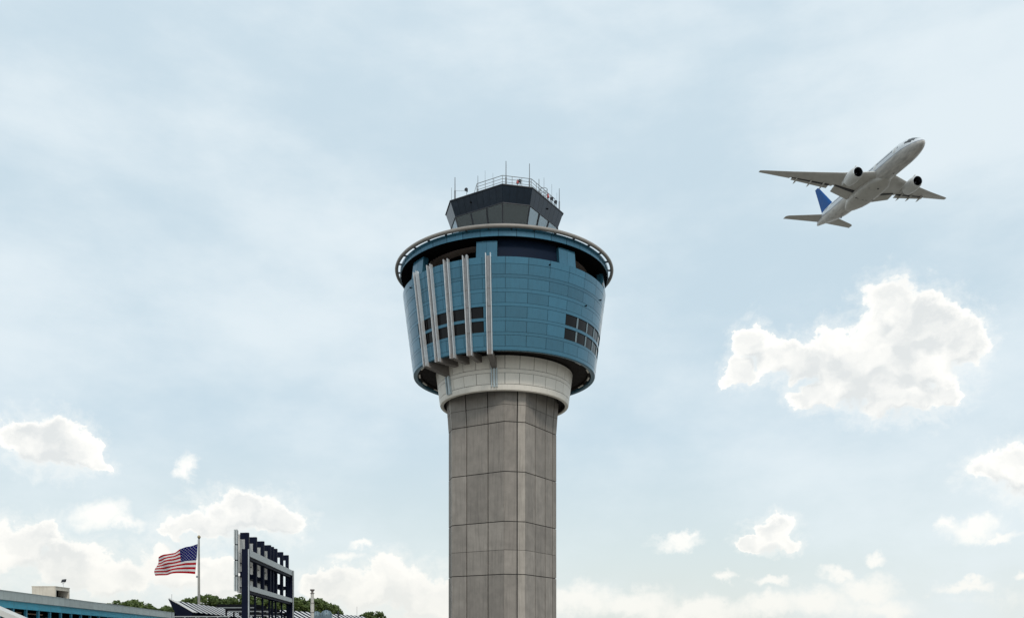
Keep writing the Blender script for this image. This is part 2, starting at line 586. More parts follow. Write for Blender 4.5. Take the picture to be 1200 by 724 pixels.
    for c in range(20):
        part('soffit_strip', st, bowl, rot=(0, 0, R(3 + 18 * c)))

    # ---- vertical silver fins (channel: two flanges and a web) with struts running in under the bowl
    zt_f, zb_f = BT + 0.25, BB - 0.45

    def rfin(z, off):
        return RB + (RT - RB) * (z - BB) / (BT - BB) + off
    for n_f, deg in enumerate((-53.0, -41.5, -30.3, -19.4, -7.6)):
        hw = 0.25
        fin = part('fin', hexa('fin', [(x, -rfin(z, o), z) for z in (zb_f + .05, zt_f - .2) for (x, o) in ((-hw + .05, .03), (hw - .05, .03), (hw - .05, .12), (-hw + .05, .12))], 'fin_web'), T, rot=(0, 0, R(deg)))
        for sx in (-1, 1):
            x0, x1 = sx * (hw - .035), sx * (hw + .035)
            part('flange', hexa('flange', [(x, -rfin(z, o), z) for z in (zb_f, zt_f) for (x, o) in ((x0, .0), (x1, .0), (x1, .40), (x0, .40))], 'fin'), fin)
        for zz in (zl[4], zl[7], zl[10]):
            part('splice_plate', hexa('splice_plate', [(x, -rfin(z, o), z) for z in (zz - .03, zz + .03) for (x, o) in ((-hw + .06, .115), (hw - .06, .115), (hw - .06, .135), (-hw + .06, .135))], 'arm'), fin)
        deep = n_f in (0, 4)
        ri = 7.75 if deep else 7.9
        zi0, zi1 = (zb_f - .62, zb_f + .05) if deep else (zb_f + .12, zb_f + .5)
        ro = rfin(zb_f, .39)
        part('strut', hexa('strut', [(-.28, -ro, zb_f - .02), (.28, -ro, zb_f - .02), (.28, -ri, zi0), (-.28, -ri, zi0),
                                     (-.28, -ro, zb_f + .5), (.28, -ro, zb_f + .5), (.28, -ri, zi1 + .45), (-.28, -ri, zi1 + .45)], 'arm'), fin)
        if deep:
            zp0, zp1 = z_c - .35, zi0 + .02
            for sx in (-1, 0, 1):
                w = .10 if sx else .22
                d_ = .26 if sx else .16
                part('pilaster', hexa('pilaster', [(sx * .30 + x, -rd(z) - o, z) for z in (zp0, zp1) for (x, o) in ((-w / 2, -.03), (w / 2, -.03), (w / 2, d_), (-w / 2, d_))], 'blue_light'), fin)

    # ---- open terrace, pillars, fascia ring and rim tube
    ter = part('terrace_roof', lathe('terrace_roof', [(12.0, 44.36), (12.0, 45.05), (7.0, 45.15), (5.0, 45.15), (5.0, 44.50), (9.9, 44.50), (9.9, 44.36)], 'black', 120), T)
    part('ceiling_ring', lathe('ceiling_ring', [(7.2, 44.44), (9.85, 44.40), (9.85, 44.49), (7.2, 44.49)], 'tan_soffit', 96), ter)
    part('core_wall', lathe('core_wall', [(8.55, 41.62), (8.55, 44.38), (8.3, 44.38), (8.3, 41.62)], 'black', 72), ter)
    fp = arc_block('fascia_panel', 12.12, 44.27, 12.12, 45.07, 0.08, R(9) - .004, 'blue', 3)
    for c in range(40):
        part('fascia_panel', fp, ter, rot=(0, 0, R(2 + 9 * c)))
    nseg = 144
    part('rim_tube', tube('rim_tube', [(12.52 * math.sin(2 * math.pi * k / nseg), -12.52 * math.cos(2 * math.pi * k / nseg), 45.14) for k in range(nseg)], 0.20, 'rim', 12, closed=True), ter)
    br = box_me('rim_bracket', -.07, .07, -12.42, -12.06, 44.98, 45.14, 'steel_dark')
    for c in range(32):
        part('rim_bracket', br, ter, rot=(0, 0, R(4 + 11.25 * c)))
    for c in range(8):
        deg = -8.6 + 44.2 * c if c < 5 else -8.6 - 45.5 * (8 - c)
        for s in (-1, 1):
            pl = arc_block('pillar_panel', rw(BT), BT - .02, 11.62, 44.02, 0.7, R(5.4), 'blue', 2)
            part('pillar_panel', pl, ter, rot=(0, 0, R(deg + s * 2.75)))
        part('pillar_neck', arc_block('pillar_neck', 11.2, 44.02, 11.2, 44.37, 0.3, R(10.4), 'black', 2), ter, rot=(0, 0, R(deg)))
    scr = lathe('louvre_screen', [(11.35, BT - .05), (11.15, 44.42), (11.05, 44.42), (11.25, BT - .05)], 'dark_screen', 10, a0=R(-3.0), a1=R(30.0))
    part('louvre_screen', scr, ter)
    rl = tube('terrace_light', [(0, 0, 0), (0, 0, .5)], [.05, .08], 'rail', 6)
    for deg, rr in ((-20, 11.6), (72, 11.75)):
        part('terrace_light', rl, ter, loc=(rr * math.sin(R(deg)), -rr * math.cos(R(deg)), BT - .02))
    cam_me = box_me('camera_housing', -.06, .06, -.16, 0, -.06, .06, 'black')
    for deg, zz in ((24.5, zl[1] + .25), (52, zl[4] - .2), (-62, zl[1] - .1), (69, zl[2] + .1)):
        part('camera_housing', cam_me, bowl, loc=(rw(zz) * math.sin(R(deg)), -rw(zz) * math.cos(R(deg)), zz), rot=(0, 0, R(deg)))

    # ---- control cab
    ZT, ZF, ZG = 52.27, 50.55, 48.35
    top = [p.copy() for p in octagon(5.9, 3.5)]

    def ring(s, z):
        return [Vector((p.x * s, p.y * s, z)) for p in top]
    rT, rF, rG = ring(1.0, ZT), ring(0.912, ZF), ring(0.80, ZG)
    cv = ring(.80, ZG - .05) + ring(.76, ZG - .55) + ring(.70, 45.1)
    cf = []
    for k in (0, 1):
        cf += [(8 * k + i, 8 * k + (i + 1) % 8, 8 * (k + 1) + (i + 1) % 8, 8 * (k + 1) + i) for i in range(8)]
    cf += [tuple(range(8)), tuple(range(16, 24))[::-1]]
    cab = part('control_cab', fix_normals(mesh('control_cab', cv, cf, 'cab')), T)
    part('cab_ledge', lathe('cab_ledge', [(6.35, ZG - .18), (6.35, ZG - .06), (5.2, ZG - .06), (5.2, ZG - .18)], 'cab_frame', 64), cab)
    # roof slab
    rv = ring(.985, ZT - .02) + ring(.93, ZT - .9) + ring(.90, ZF + .05)
    rfz = [(i, (i + 1) % 8, 8 + (i + 1) % 8, 8 + i) for i in range(8)] + [(8 + i, 8 + (i + 1) % 8, 16 + (i + 1) % 8, 16 + i) for i in range(8)] + [tuple(range(8))[::-1], tuple(range(16, 24))]
    part('cab_roof', fix_normals(mesh('cab_roof', rv, rfz, 'cab_frame')), cab)
    cop = ring(1.012, ZT + .07) + ring(1.012, ZT - .03)
    part('roof_coping', fix_normals(mesh('roof_coping', cop, [tuple(range(8)), tuple(range(8, 16))[::-1]] + [(i, (i + 1) % 8, 8 + (i + 1) % 8, 8 + i) for i in range(8)], 'cab_frame')), cab)
    for i in range(8):
        j = (i + 1) % 8
        nf = 8 if i % 2 == 0 else 4
        for k in range(nf):
            e = .012 / nf * 8 * .5
            f0, f1 = k / nf + e * .3, (k + 1) / nf - e * .3
            q = [rF[i].lerp(rF[j], f0), rF[i].lerp(rF[j], f1), rT[i].lerp(rT[j], f1), rT[i].lerp(rT[j], f0)]
            q[2].z -= .035
            q[3].z -= .035
            part('fascia_panel', quad_block('fascia_panel', *q, .05, 'cab'), cab)
        nw = 3 if i % 2 == 0 else 1
        for k in range(nw):
            f0, f1 = k / nw + .012, (k + 1) / nw - .012
            q = [rG[i].lerp(rG[j], f0), rG[i].lerp(rG[j], f1), rF[i].lerp(rF[j], f1), rF[i].lerp(rF[j], f0)]
            part('cab_window', quad_block('cab_window', *q, .03, 'cab_glass'), cab)
            if i in (0, 1):     # smoked shades drawn behind the panes on the left face and the corner
                q2 = [Vector((p.x * .975, p.y * .975, p.z + (0.02 if n_ < 2 else -.08))) for n_, p in enumerate(q)]
                part('window_shade', quad_block('window_shade', *q2, .01, 'shade'), cab)
            if k:
                f = k / nw
                part('mullion', bar('mullion', rG[i].lerp(rG[j], f), rF[i].lerp(rF[j], f), .13, .16, 'cab_frame', up=(0, 0, 1)), cab)
        part('mullion', bar('mullion', rG[i], rF[i], .13, .13, 'cab_frame'), cab)
        part('sill', bar('sill', rF[i] + Vector((0, 0, .02)), rF[j] + Vector((0, 0, .02)), .12, .09, 'cab_frame'), cab)
    # consoles and ceiling inside are part of roof slab; a dark console ring stands behind the glass
    part('console', fix_normals(mesh('console', ring(.66, ZG - .04) + ring(.70, ZG + .55), [(i, (i + 1) % 8, 8 + (i + 1) % 8, 8 + i) for i in range(8)] + [tuple(range(8, 16)), tuple(range(8))[::-1]], 'black')), cab)
    for (i, f) in ((0, .38), (2, .52)):
        p = rT[i].lerp(rT[i + 1], f).lerp(rF[i].lerp(rF[i + 1], f), .45)
        part('camera_housing', cam_me, cab, loc=p, rot=(0, 0, -ROT if i == 0 else R(90) - ROT))

    # roof railing
    rail = part('roof_railing', None, T)
    path = [rT[0].lerp(rT[1], .5), rT[1], rT[2], rT[2].lerp(rT[3], .78)]
    path = [Vector((p.x * .97, p.y * .97, ZT)) for p in path]
    bpy.data.objects.remove(rail)
    rail = part('roof_railing', tube('roof_railing', [p + Vector((0, 0, 1.1)) for p in path], .035, 'rail', 6), T)
    for h in (.75, .4):
        part('rail_bar', tube('rail_bar', [p + Vector((0, 0, h)) for p in path], .025, 'rail', 6), rail)
    for i in range(3):
        a, b = path[i], path[i + 1]
        n = max(2, round((b - a).length / 1.05))
        for k in range(n + (1 if i == 2 else 0)):
            p = a.lerp(b, k / n)
            part('rail_post', tube('rail_post', [p, p + Vector((0, 0, 1.1))], .035, 'rail', 6), rail)
    p0 = path[0]
    part('rail_brace', tube('rail_brace', [p0 + Vector((-.35, .2, 0)), p0 + Vector((0, 0, 1.1))], .03, 'rail', 6), rail)

    def at(px, py, Y):
        return W(px, py, Y) - Vector((-0.9, D, 0))

    def whip(px, ytop, Y, r=.05, boost=0.45):
        p = at(px, ytop, Y)
        a = part('antenna', tube('antenna', [(p.x, p.y, ZT), (p.x, p.y, ZT + (p.z - ZT) * boost), (p.x, p.y, ZT + (p.z - ZT) * boost + .02), (p.x, p.y, p.z)], [r * 1.7, r * 1.7, r, r * .7], 'antenna', 6), T)
        return a
    for (px, yt, Y, r) in ((593, 189, 100.5, .065), (620.5, 192, 101, .06), (533.2, 208, 103, .065), (529.2, 220, 105, .03), (560, 206, 102.5, .045),
                           (568.5, 200, 104, .022), (577.6, 203, 107, .022), (631.6, 210, 103, .06), (637.5, 208, 104, .03), (646.6, 216, 105, .025),
                           (652.5, 226, 107, .022), (655.4, 221, 105.5, .055)):
        whip(px, yt, Y, r)
    # obstruction lights, horns, ladder hoop
    for (px, py, Y) in ((606.5, 213, 100.6), (642.3, 229.5, 103.2)):
        p = at(px, py, Y)
        lp = part('obstruction_light', tube('obstruction_light', [(p.x, p.y, ZT), (p.x, p.y, p.z - .25)], .04, 'antenna', 6), T)
        part('lamp', tube('lamp', [(p.x, p.y, p.z - .25), (p.x, p.y, p.z - .1), (p.x, p.y, p.z + .2)], [.13, .15, .07], 'red_lamp', 8), lp)
    for (px, py, Y) in ((547, 223.5, 101.8), (647, 234, 103.8), (609.5, 213.5, 100.8), (651.5, 238, 104.6)):
        p = at(px, py, Y)
        hp = part('horn_bracket', tube('horn_bracket', [(p.x, p.y, ZT), (p.x, p.y, p.z + .05)], .03, 'antenna', 6), T)
        part('horn', tube('horn', [(p.x + .05, p.y + .2, p.z), (p.x, p.y - .05, p.z), (p.x - .06, p.y - .25, p.z)], [.07, .12, .22], 'steel_dark', 8), hp)
    wp = [at(533.2, 223.5, 103), at(546, 223.8, 101.9)]
    part('guy_wire', tube('guy_wire', wp, .015, 'antenna', 4), T)
    hp = at(637, 222, 103.2)
    part('ladder_hoop', tube('ladder_hoop', [(hp.x + .42 * math.cos(a), hp.y + .42 * math.sin(a), ZT + .95) for a in [k * math.pi / 8 for k in range(16)]], .03, 'rail', 5, closed=True), T)
    part('ladder_hoop', tube('ladder_hoop', [(hp.x + .42 * math.cos(a), hp.y + .42 * math.sin(a), ZT + 1.5) for a in [k * math.pi / 8 for k in range(16)]], .03, 'rail', 5, closed=True), T)
    for s in (-1, 1):
        part('ladder_rail', tube('ladder_rail', [(hp.x + .42 * s, hp.y, ZT), (hp.x + .42 * s, hp.y, ZT + 1.55)], .03, 'rail', 5), T)


build_tower()

# ------------------------------------------------------------------ airliner
def fuselage_material():
    m = bpy.data.materials.new('airliner paint')
    m.use_nodes = True
    t = NT(m.node_tree)
    out = t.n('ShaderNodeOutputMaterial')
    b = t.n('ShaderNodeBsdfPrincipled', {'Roughness': 0.32})
    t.link(b.outputs[0], out.inputs[0])
    oc = obj_coord(t)
    x, y, z = t.n('ShaderNodeSeparateXYZ', {0: oc}).outputs
    # cheat line: grey belly below, white above, fine dark blue line between; the belly colour rises towards the tail
    zl = t.math('ADD', -0.55, t.math('MULTIPLY', t.remap(x, -44.0, -62.0), 1.7))
    dz = t.math('SUBTRACT', z, zl)
    up = t.remap(dz, -0.03, 0.03)
    line = t.math('SUBTRACT', t.remap(dz, -0.14, -0.10), t.remap(dz, -0.02, 0.02))
    n = t.noise(t.vmath('MULTIPLY', oc, (0.25, 1.0, 1.0)), 1.3, 6, 0.6)
    n = t.remap(n, 0.25, 0.75)
    grey = t.mix(n, (0.36, 0.345, 0.33), (0.64, 0.61, 0.57))
    white = t.mix(n, (0.66, 0.69, 0.72), (0.74, 0.76, 0.78))
    c = t.mix(up, grey, white)
    c = t.mix(line, c, (0.06, 0.09, 0.19))
    t.link(c, b.inputs['Base Color'])
    return m


M['fuselage'] = fuselage_material()
M['wing'] = mat('airliner grey wing', (0.52, 0.495, 0.455), 0.42, 0.05, 0.08, 0.6)
M['wing_dark'] = mat('dark flap gap', (0.04, 0.04, 0.045), 0.6)
M['nacelle'] = mat('nacelle paint', (0.62, 0.61, 0.59), 0.35, 0.0, 0.05)
M['lip'] = mat('polished inlet lip', (0.75, 0.75, 0.75), 0.25, 0.9)
M['duct'] = mat('inlet duct', (0.03, 0.035, 0.045), 0.4)
M['fan'] = mat('fan blades', (0.02, 0.022, 0.03), 0.35, 0.6)
M['fin_blue'] = mat('blue tail paint', (0.0005, 0.075, 0.285), 0.5, 0.0, 0.10, 0.5, spec=0.12)
M['cockpit'] = mat('cockpit glass', (0.01, 0.012, 0.015), 0.08)
M['cabin_win'] = mat('cabin window', (0.05, 0.06, 0.09), 0.15)
M['exhaust'] = mat('exhaust metal', (0.12, 0.11, 0.10), 0.4, 0.8)


def airfoil_loft(name, secs, m, n=9, vertical=False, te_cut=1.0):
    """secs: (y, xLE, xTE, z, thickness ratio); section cut at te_cut of chord when a flap follows"""
    vs, fs = [], []
    for s in secs:
        y, xl, xt, z, th = s[:5]
        cut = s[5] if len(s) > 5 else te_cut
        c = xl - xt
        up, lo = [], []
        for k in range(n):
            u = (0.5 - 0.5 * math.cos(math.pi * k / (n - 1))) * cut
            t = 5 * th * (0.2969 * math.sqrt(u) - 0.126 * u - 0.3516 * u * u + 0.2843 * u ** 3 - 0.1036 * u ** 4)
            t = max(t, 0.003)
            up.append((xl - u * c, t * c * 1.1))
            lo.append((xl - u * c, -t * c * .9))
        loop = up + lo[::-1][:-1]
        for (px, pz) in loop:
            vs.append((px, pz, z + y) if vertical == 'fin' else (px, y, z + pz))
    L = 2 * n - 1
    for i in range(len(secs) - 1):
        for k in range(L):
            k2 = (k + 1) % L
            fs.append((i * L + k, i * L + k2, (i + 1) * L + k2, (i + 1) * L + k))
    fs.append(tuple(range(L)))
    fs.append(tuple((len(secs) - 1) * L + k for k in range(L))[::-1])
    return smooth_by_angle(fix_normals(mesh(name, vs, fs, m)), 40)


def build_airliner():
    root = thing('airliner', 'white and grey twin engine airliner with blue tail fin climbing overhead', 'airplane')
    rot = Matrix(((0.129, 0.9885, 0.0792), (-0.9894, 0.1337, -0.0569), (-0.0668, -0.071, 0.9952)))
    q = rot.to_quaternion()
    root.rotation_mode = 'QUATERNION'
    root.rotation_quaternion = q
    root.location = (110.426, 242.39, 136.32 + CAMZ)

    # fuselage loft: (x, half width, half height, centre z)
    st = [(0.05, .05, .05, -1.0), (-.35, .62, .62, -.97), (-1.0, 1.08, 1.08, -.92), (-2.0, 1.58, 1.58, -.80), (-3.2, 2.0, 2.02, -.62), (-4.6, 2.40, 2.45, -.40), (-6.5, 2.78, 2.83, -.18),
          (-9, 3.02, 3.04, -.04), (-12, 3.1, 3.1, 0), (-20, 3.1, 3.1, 0), (-30, 3.1, 3.1, 0), (-41, 3.1, 3.1, 0), (-45, 3.02, 3.0, .12), (-49, 2.78, 2.72, .40),
          (-53, 2.28, 2.28, .78), (-56.5, 1.70, 1.80, 1.05), (-59.2, 1.10, 1.32, 1.15), (-61.2, .52, .85, 1.1), (-62.0, .18, .5, 1.0)]
    seg = 32
    vs, fs = [], []
    for (x, w, h, zc) in st:
        for k in range(seg):
            a = 2 * math.pi * k / seg
            vs.append((x, w * math.sin(a), zc + h * math.cos(a)))
    for i in range(len(st) - 1):
        for k in range(seg):
            k2 = (k + 1) % seg
            fs.append((i * seg + k, i * seg + k2, (i + 1) * seg + k2, (i + 1) * seg + k))
    fs.append(tuple(range(seg)))
    fs.append(tuple((len(st) - 1) * seg + k for k in range(seg))[::-1])
    fus = part('fuselage', smooth_by_angle(fix_normals(mesh('fuselage', vs, fs, 'fuselage')), 60), root)

    def surf(x, ang, off=0.02):
        for i in range(len(st) - 1):
            if st[i + 1][0] <= x <= st[i][0]:
                f = (st[i][0] - x) / (st[i][0] - st[i + 1][0])
                w, h, zc = (st[i][j] * (1 - f) + st[i + 1][j] * f for j in (1, 2, 3))
                return Vector((x, (w + off) * math.sin(ang), zc + (h + off) * math.cos(ang)))
        return Vector((x, 0, 0))

    def skin_patch(name, x0, x1, a0, a1, m, parent, off=.03, n=3):
        v, f = [], []
        for lay in (off, -.06):
            for i in range(n + 1):
                for j in range(n + 1):
                    v.append(surf(x0 + (x1 - x0) * i / n, a0 + (a1 - a0) * j / n, lay))
        k = (n + 1)
        for i in range(n):
            for j in range(n):
                f.append((i * k + j, i * k + j + 1, (i + 1) * k + j + 1, (i + 1) * k + j))
                b = k * k
                f.append((b + i * k + j, b + (i + 1) * k + j, b + (i + 1) * k + j + 1, b + i * k + j + 1))
        ring_ = [i * k for i in range(n)] + [n * k + j for j in range(n)] + [i * k + n for i in range(n, 0, -1)] + [j for j in range(n, 0, -1)]
        for q_ in range(len(ring_)):
            a, b = ring_[q_], ring_[(q_ + 1) % len(ring_)]
            f.append((a, b, k * k + b, k * k + a))
        return part(name, fix_normals(mesh(name, v, f, m)), parent)
    # cockpit windows wrap the nose
    for s in (-1, 1):
        skin_patch('cockpit_window', -2.0, -4.3, s * R(2), s * R(36), 'cockpit', fus)
        skin_patch('cockpit_window', -2.4, -4.9, s * R(37), s * R(58), 'cockpit', fus)
        skin_patch('cockpit_window', -3.2, -5.7, s * R(59), s * R(72), 'cockpit', fus)
    # cabin windows: one row per side, too small to pick apart
    for s in (-1, 1):
        v, f = [], []
        x = -8.2
        while x > -52.5:
            if not any(abs(x - d) < 1.0 for d in (-9.6, -19.8, -33.0, -47.5)):
                a = s * R(79)
                b_ = len(v)
                for (dx, da) in ((0, 0), (-.40, 0), (-.40, 11), (0, 11)):
                    v.append(surf(x + dx, a - s * R(da), .015))
                for (dx, da) in ((0, 0), (-.40, 0), (-.40, 11), (0, 11)):
                    v.append(surf(x + dx, a - s * R(da), -.05))
                f += [(b_, b_ + 1, b_ + 2, b_ + 3), (b_ + 4, b_ + 7, b_ + 6, b_ + 5)] + [(b_ + i, b_ + (i + 1) % 4, b_ + 4 + (i + 1) % 4, b_ + 4 + i) for i in range(4)]
            x -= .53
        o = part('cabin_windows', fix_normals(mesh('cabin_windows', v, f, 'cabin_win')), fus)
        o['kind'] = 'stuff'
        for d in (-9.6, -19.8, -33.0, -47.5):
            skin_patch('cabin_door', d + .55, d - .55, s * R(93), s * R(62), 'nacelle', fus, off=.02)
    # belly fairing between the wings
    bs = [(-17.5, .3, .2, -2.7), (-19.5, 2.0, .9, -2.75), (-22, 3.1, 1.45, -2.5), (-26, 3.5, 1.7, -2.35), (-33, 3.5, 1.7, -2.35), (-36, 3.0, 1.45, -2.4), (-39, 1.9, .9, -2.6), (-41.5, .3, .2, -2.8)]
    v, f = [], []
    sg = 24
    for (x, w, h, zc) in bs:
        for k in range(sg):
            a = 2 * math.pi * k / sg
            ca, sa = math.cos(a), math.sin(a)
            v.append((x, w * math.copysign(abs(sa) ** .75, sa), zc + h * math.copysign(abs(ca) ** .75, ca)))
    for i in range(len(bs) - 1):
        for k in range(sg):
            f.append((i * sg + k, i * sg + (k + 1) % sg, (i + 1) * sg + (k + 1) % sg, (i + 1) * sg + k))
    f += [tuple(range(sg)), tuple((len(bs) - 1) * sg + k for k in range(sg))[::-1]]
    part('belly_fairing', smooth_by_angle(fix_normals(mesh('belly_fairing', v, f, 'wing')), 60), fus)
    for (x, y, l, w) in ((-22.5, 0.0, .5, .35), (-23.5, -2.2, .45, .35), (-24.2, 2.3, .4, .3), (-30.8, -1.6, .9, .25), (-31.2, 1.2, .9, .25), (-46, .6, .35, .2), (-14.5, .1, .5, .15)):
        zz = -4.05 + .18 * abs(y) if -36 < x < -20 else -3.1
        part('belly_vent', box_me('belly_vent', x - l / 2, x + l / 2, y - w / 2, y + w / 2, zz - .06, zz + .5, 'wing_dark'), fus)
    for s in (-1, 1):
        part('gear_door_seam', bar('gear_door_seam', (-30.3, s * .25, -4.04), (-30.3, s * 3.0, -3.72), .12, .12, 'wing_dark'), fus)

    def zw(y):
        return -1.75 + .165 * y + .0004 * y * y
    CUT = .80
    for s in (-1, 1):
        secs = [(1.5, -17.9, -34.9, zw(1.5), .12, CUT), (9.8, -24.1, -33.7, zw(9.8), .11, CUT), (9.85, -24.15, -33.7, zw(9.85), .11, .90), (10.6, -24.7, -33.9, zw(10.6), .11, .90), (10.65, -24.72, -33.9, zw(10.65), .11, .85), (21.8, -31.9, -36.3, zw(21.8), .10, .85),
                (21.85, -31.95, -36.3, zw(21.85), .10, 1.0), (29.6, -36.75, -38.5, zw(29.6), .09, 1.0), (30.7, -37.7, -38.9, zw(30.7) + .05, .07, 1.0)]
        w = part('wing', airfoil_loft('wing', [(s * a[0], *a[1:]) for a in secs], 'wing', 9), root)

        def pt(y, frac):
            for i in range(len(secs) - 1):
                if secs[i][0] <= y <= secs[i + 1][0]:
                    f_ = (y - secs[i][0]) / (secs[i + 1][0] - secs[i][0])
                    xl = secs[i][1] * (1 - f_) + secs[i + 1][1] * f_
                    xt = secs[i][2] * (1 - f_) + secs[i + 1][2] * f_
                    return xl + (xt - xl) * frac
        # dark cavities and drooped flaps
        for (y0, y1, c0, drop, ext) in ((3.3, 9.4, .755, .36, .45), (10.9, 21.4, .80, .16, .05)):
            sc = []
            for y in (y0, y1):
                xl, xt = pt(y, c0), pt(y, 1.0) - ext
                sc.append((s * y, xl, xt, zw(y) - drop, .13))
            fl = airfoil_loft('flap', sc, 'wing', 7)
            # rotate the trailing edge down
            for vtx in fl.vertices:
                f_ = (abs(vtx.co.y) - y0) / (y1 - y0)
                xl = sc[0][1] * (1 - f_) + sc[1][1] * f_
                vtx.co.z -= (xl - vtx.co.x) * .20
            part('flap', fl, w)
            part('flap_cavity', hexa('flap_cavity', [(pt(y, c), s * y, zw(y) + dz * (pt(y, 0) - pt(y, 1.0))) for dz in (-.047, -.01) for (y, c) in ((y0, c0 - .03), (y1, c0 - .03), (y1, c0 + .035), (y0, c0 + .035))], 'wing_dark'), w)
        for yy in (12.6, 16.2, 20.2):
            x0 = pt(yy, .50)
            x1 = pt(yy, 1.0) - 1.1
            L = x0 - x1
            z0 = zw(yy) - .30
            part('flap_track_fairing', tube('flap_track_fairing', [(x0 - L * u, s * yy, z0 - .22 * math.sin(math.pi * u) - .55 * u * u) for u in (0, .08, .25, .5, .75, .93, 1)], [.03, .12, .21, .25, .22, .10, .03], 'wing', 8), w)
        # engine
        ex, ey, ez = -17.3, s * 9.15, -2.70
        prof = [(0.0, 1.34), (-.12, 1.50), (-.5, 1.66), (-1.4, 1.83), (-2.8, 1.88), (-4.2, 1.78), (-5.6, 1.50), (-5.62, 1.40), (-4.0, 1.45), (-1.6, 1.32), (-.5, 1.28), (-.1, 1.30)]
        sg2 = 36
        v, f = [], []
        for k in range(sg2):
            a = 2 * math.pi * k / sg2
            for (x, r) in prof:
                v.append((x, r * math.sin(a), r * math.cos(a)))
        n = len(prof)
        for k in range(sg2):
            k2 = (k + 1) % sg2
            for i in range(n):
                f.append((k * n + i, k2 * n + i, k2 * n + (i + 1) % n, k * n + (i + 1) % n))
        me = smooth_by_angle(fix_normals(mesh('engine', v, f, 'nacelle')), 50)
        me.materials.append(M['lip'])
        me.materials.append(M['duct'])
        for p in me.polygons:
            i = p.index % n
            p.material_index = 1 if i in (0, 11) else (2 if i in (8, 9, 10) else 0)
        en = part('engine', me, root, loc=(ex, ey, ez))
        en.rotation_euler = (0, R(-1.5), 0)
        # fan disc with blades, spinner
        fv, ff = [], []
        nb = 22
        for k in range(nb):
            a0, a1 = 2 * math.pi * k / nb, 2 * math.pi * (k + .86) / nb
            b_ = len(fv)
            fv += [(-1.45, .3 * math.sin(a0), .3 * math.cos(a0)), (-1.75, .3 * math.sin(a1), .3 * math.cos(a1)), (-1.8, 1.31 * math.sin(a1), 1.31 * math.cos(a1)), (-1.4, 1.31 * math.sin(a0), 1.31 * math.cos(a0))]
            ff.append((b_, b_ + 1, b_ + 2, b_ + 3))
        fn = part('fan_blades', mesh('fan_blades', fv, ff, 'fan'), en)
        fn['kind'] = 'stuff'

        def xl(name, pr, m):
            vv = [(x, r * math.sin(2 * math.pi * k / 20), r * math.cos(2 * math.pi * k / 20)) for (x, r) in pr for k in range(20)]
            fc = [(i * 20 + k, i * 20 + (k + 1) % 20, (i + 1) * 20 + (k + 1) % 20, (i + 1) * 20 + k) for i in range(len(pr) - 1) for k in range(20)]
            fc += [tuple(range(20)), tuple((len(pr) - 1) * 20 + k for k in range(20))]
            return part(name, smooth_by_angle(fix_normals(mesh(name, vv, fc, m)), 50), en)
        xl('spinner', [(-1.0, .03), (-1.15, .18), (-1.45, .34), (-1.6, .36)], 'duct')
        xl('core_cowl', [(-1.9, 1.3), (-4.2, 1.25), (-5.6, 1.12), (-6.8, .82), (-6.82, .6), (-7.3, .42), (-8.0, .05)], 'exhaust')
        part('pylon', hexa('pylon', [(x, y_, z_) for (x, z_, hw) in ((-1.6, 1.6, .10), (-9.6, .55, .12)) for y_, z_ in ((-hw, z_), (hw, z_), (hw, z_ + .95), (-hw, z_ + .95))], 'nacelle'), en)
        # tailplane
        part('tailplane', airfoil_loft('tailplane', [(s * .6, -53.6, -60.0, .95, .09), (s * 11.0, -60.0, -62.8, 1.73, .08), (s * 11.7, -60.9, -63.1, 1.78, .06)], 'wing', 8), root)
    part('tail_fin', airfoil_loft('tail_fin', [(2.2, -49.6, -58.3, 0, .09), (13.4, -63.3, -66.0, 0, .08), (13.95, -64.3, -66.4, 0, .06)], 'fin_blue', 8, vertical='fin'), root)


build_airliner()

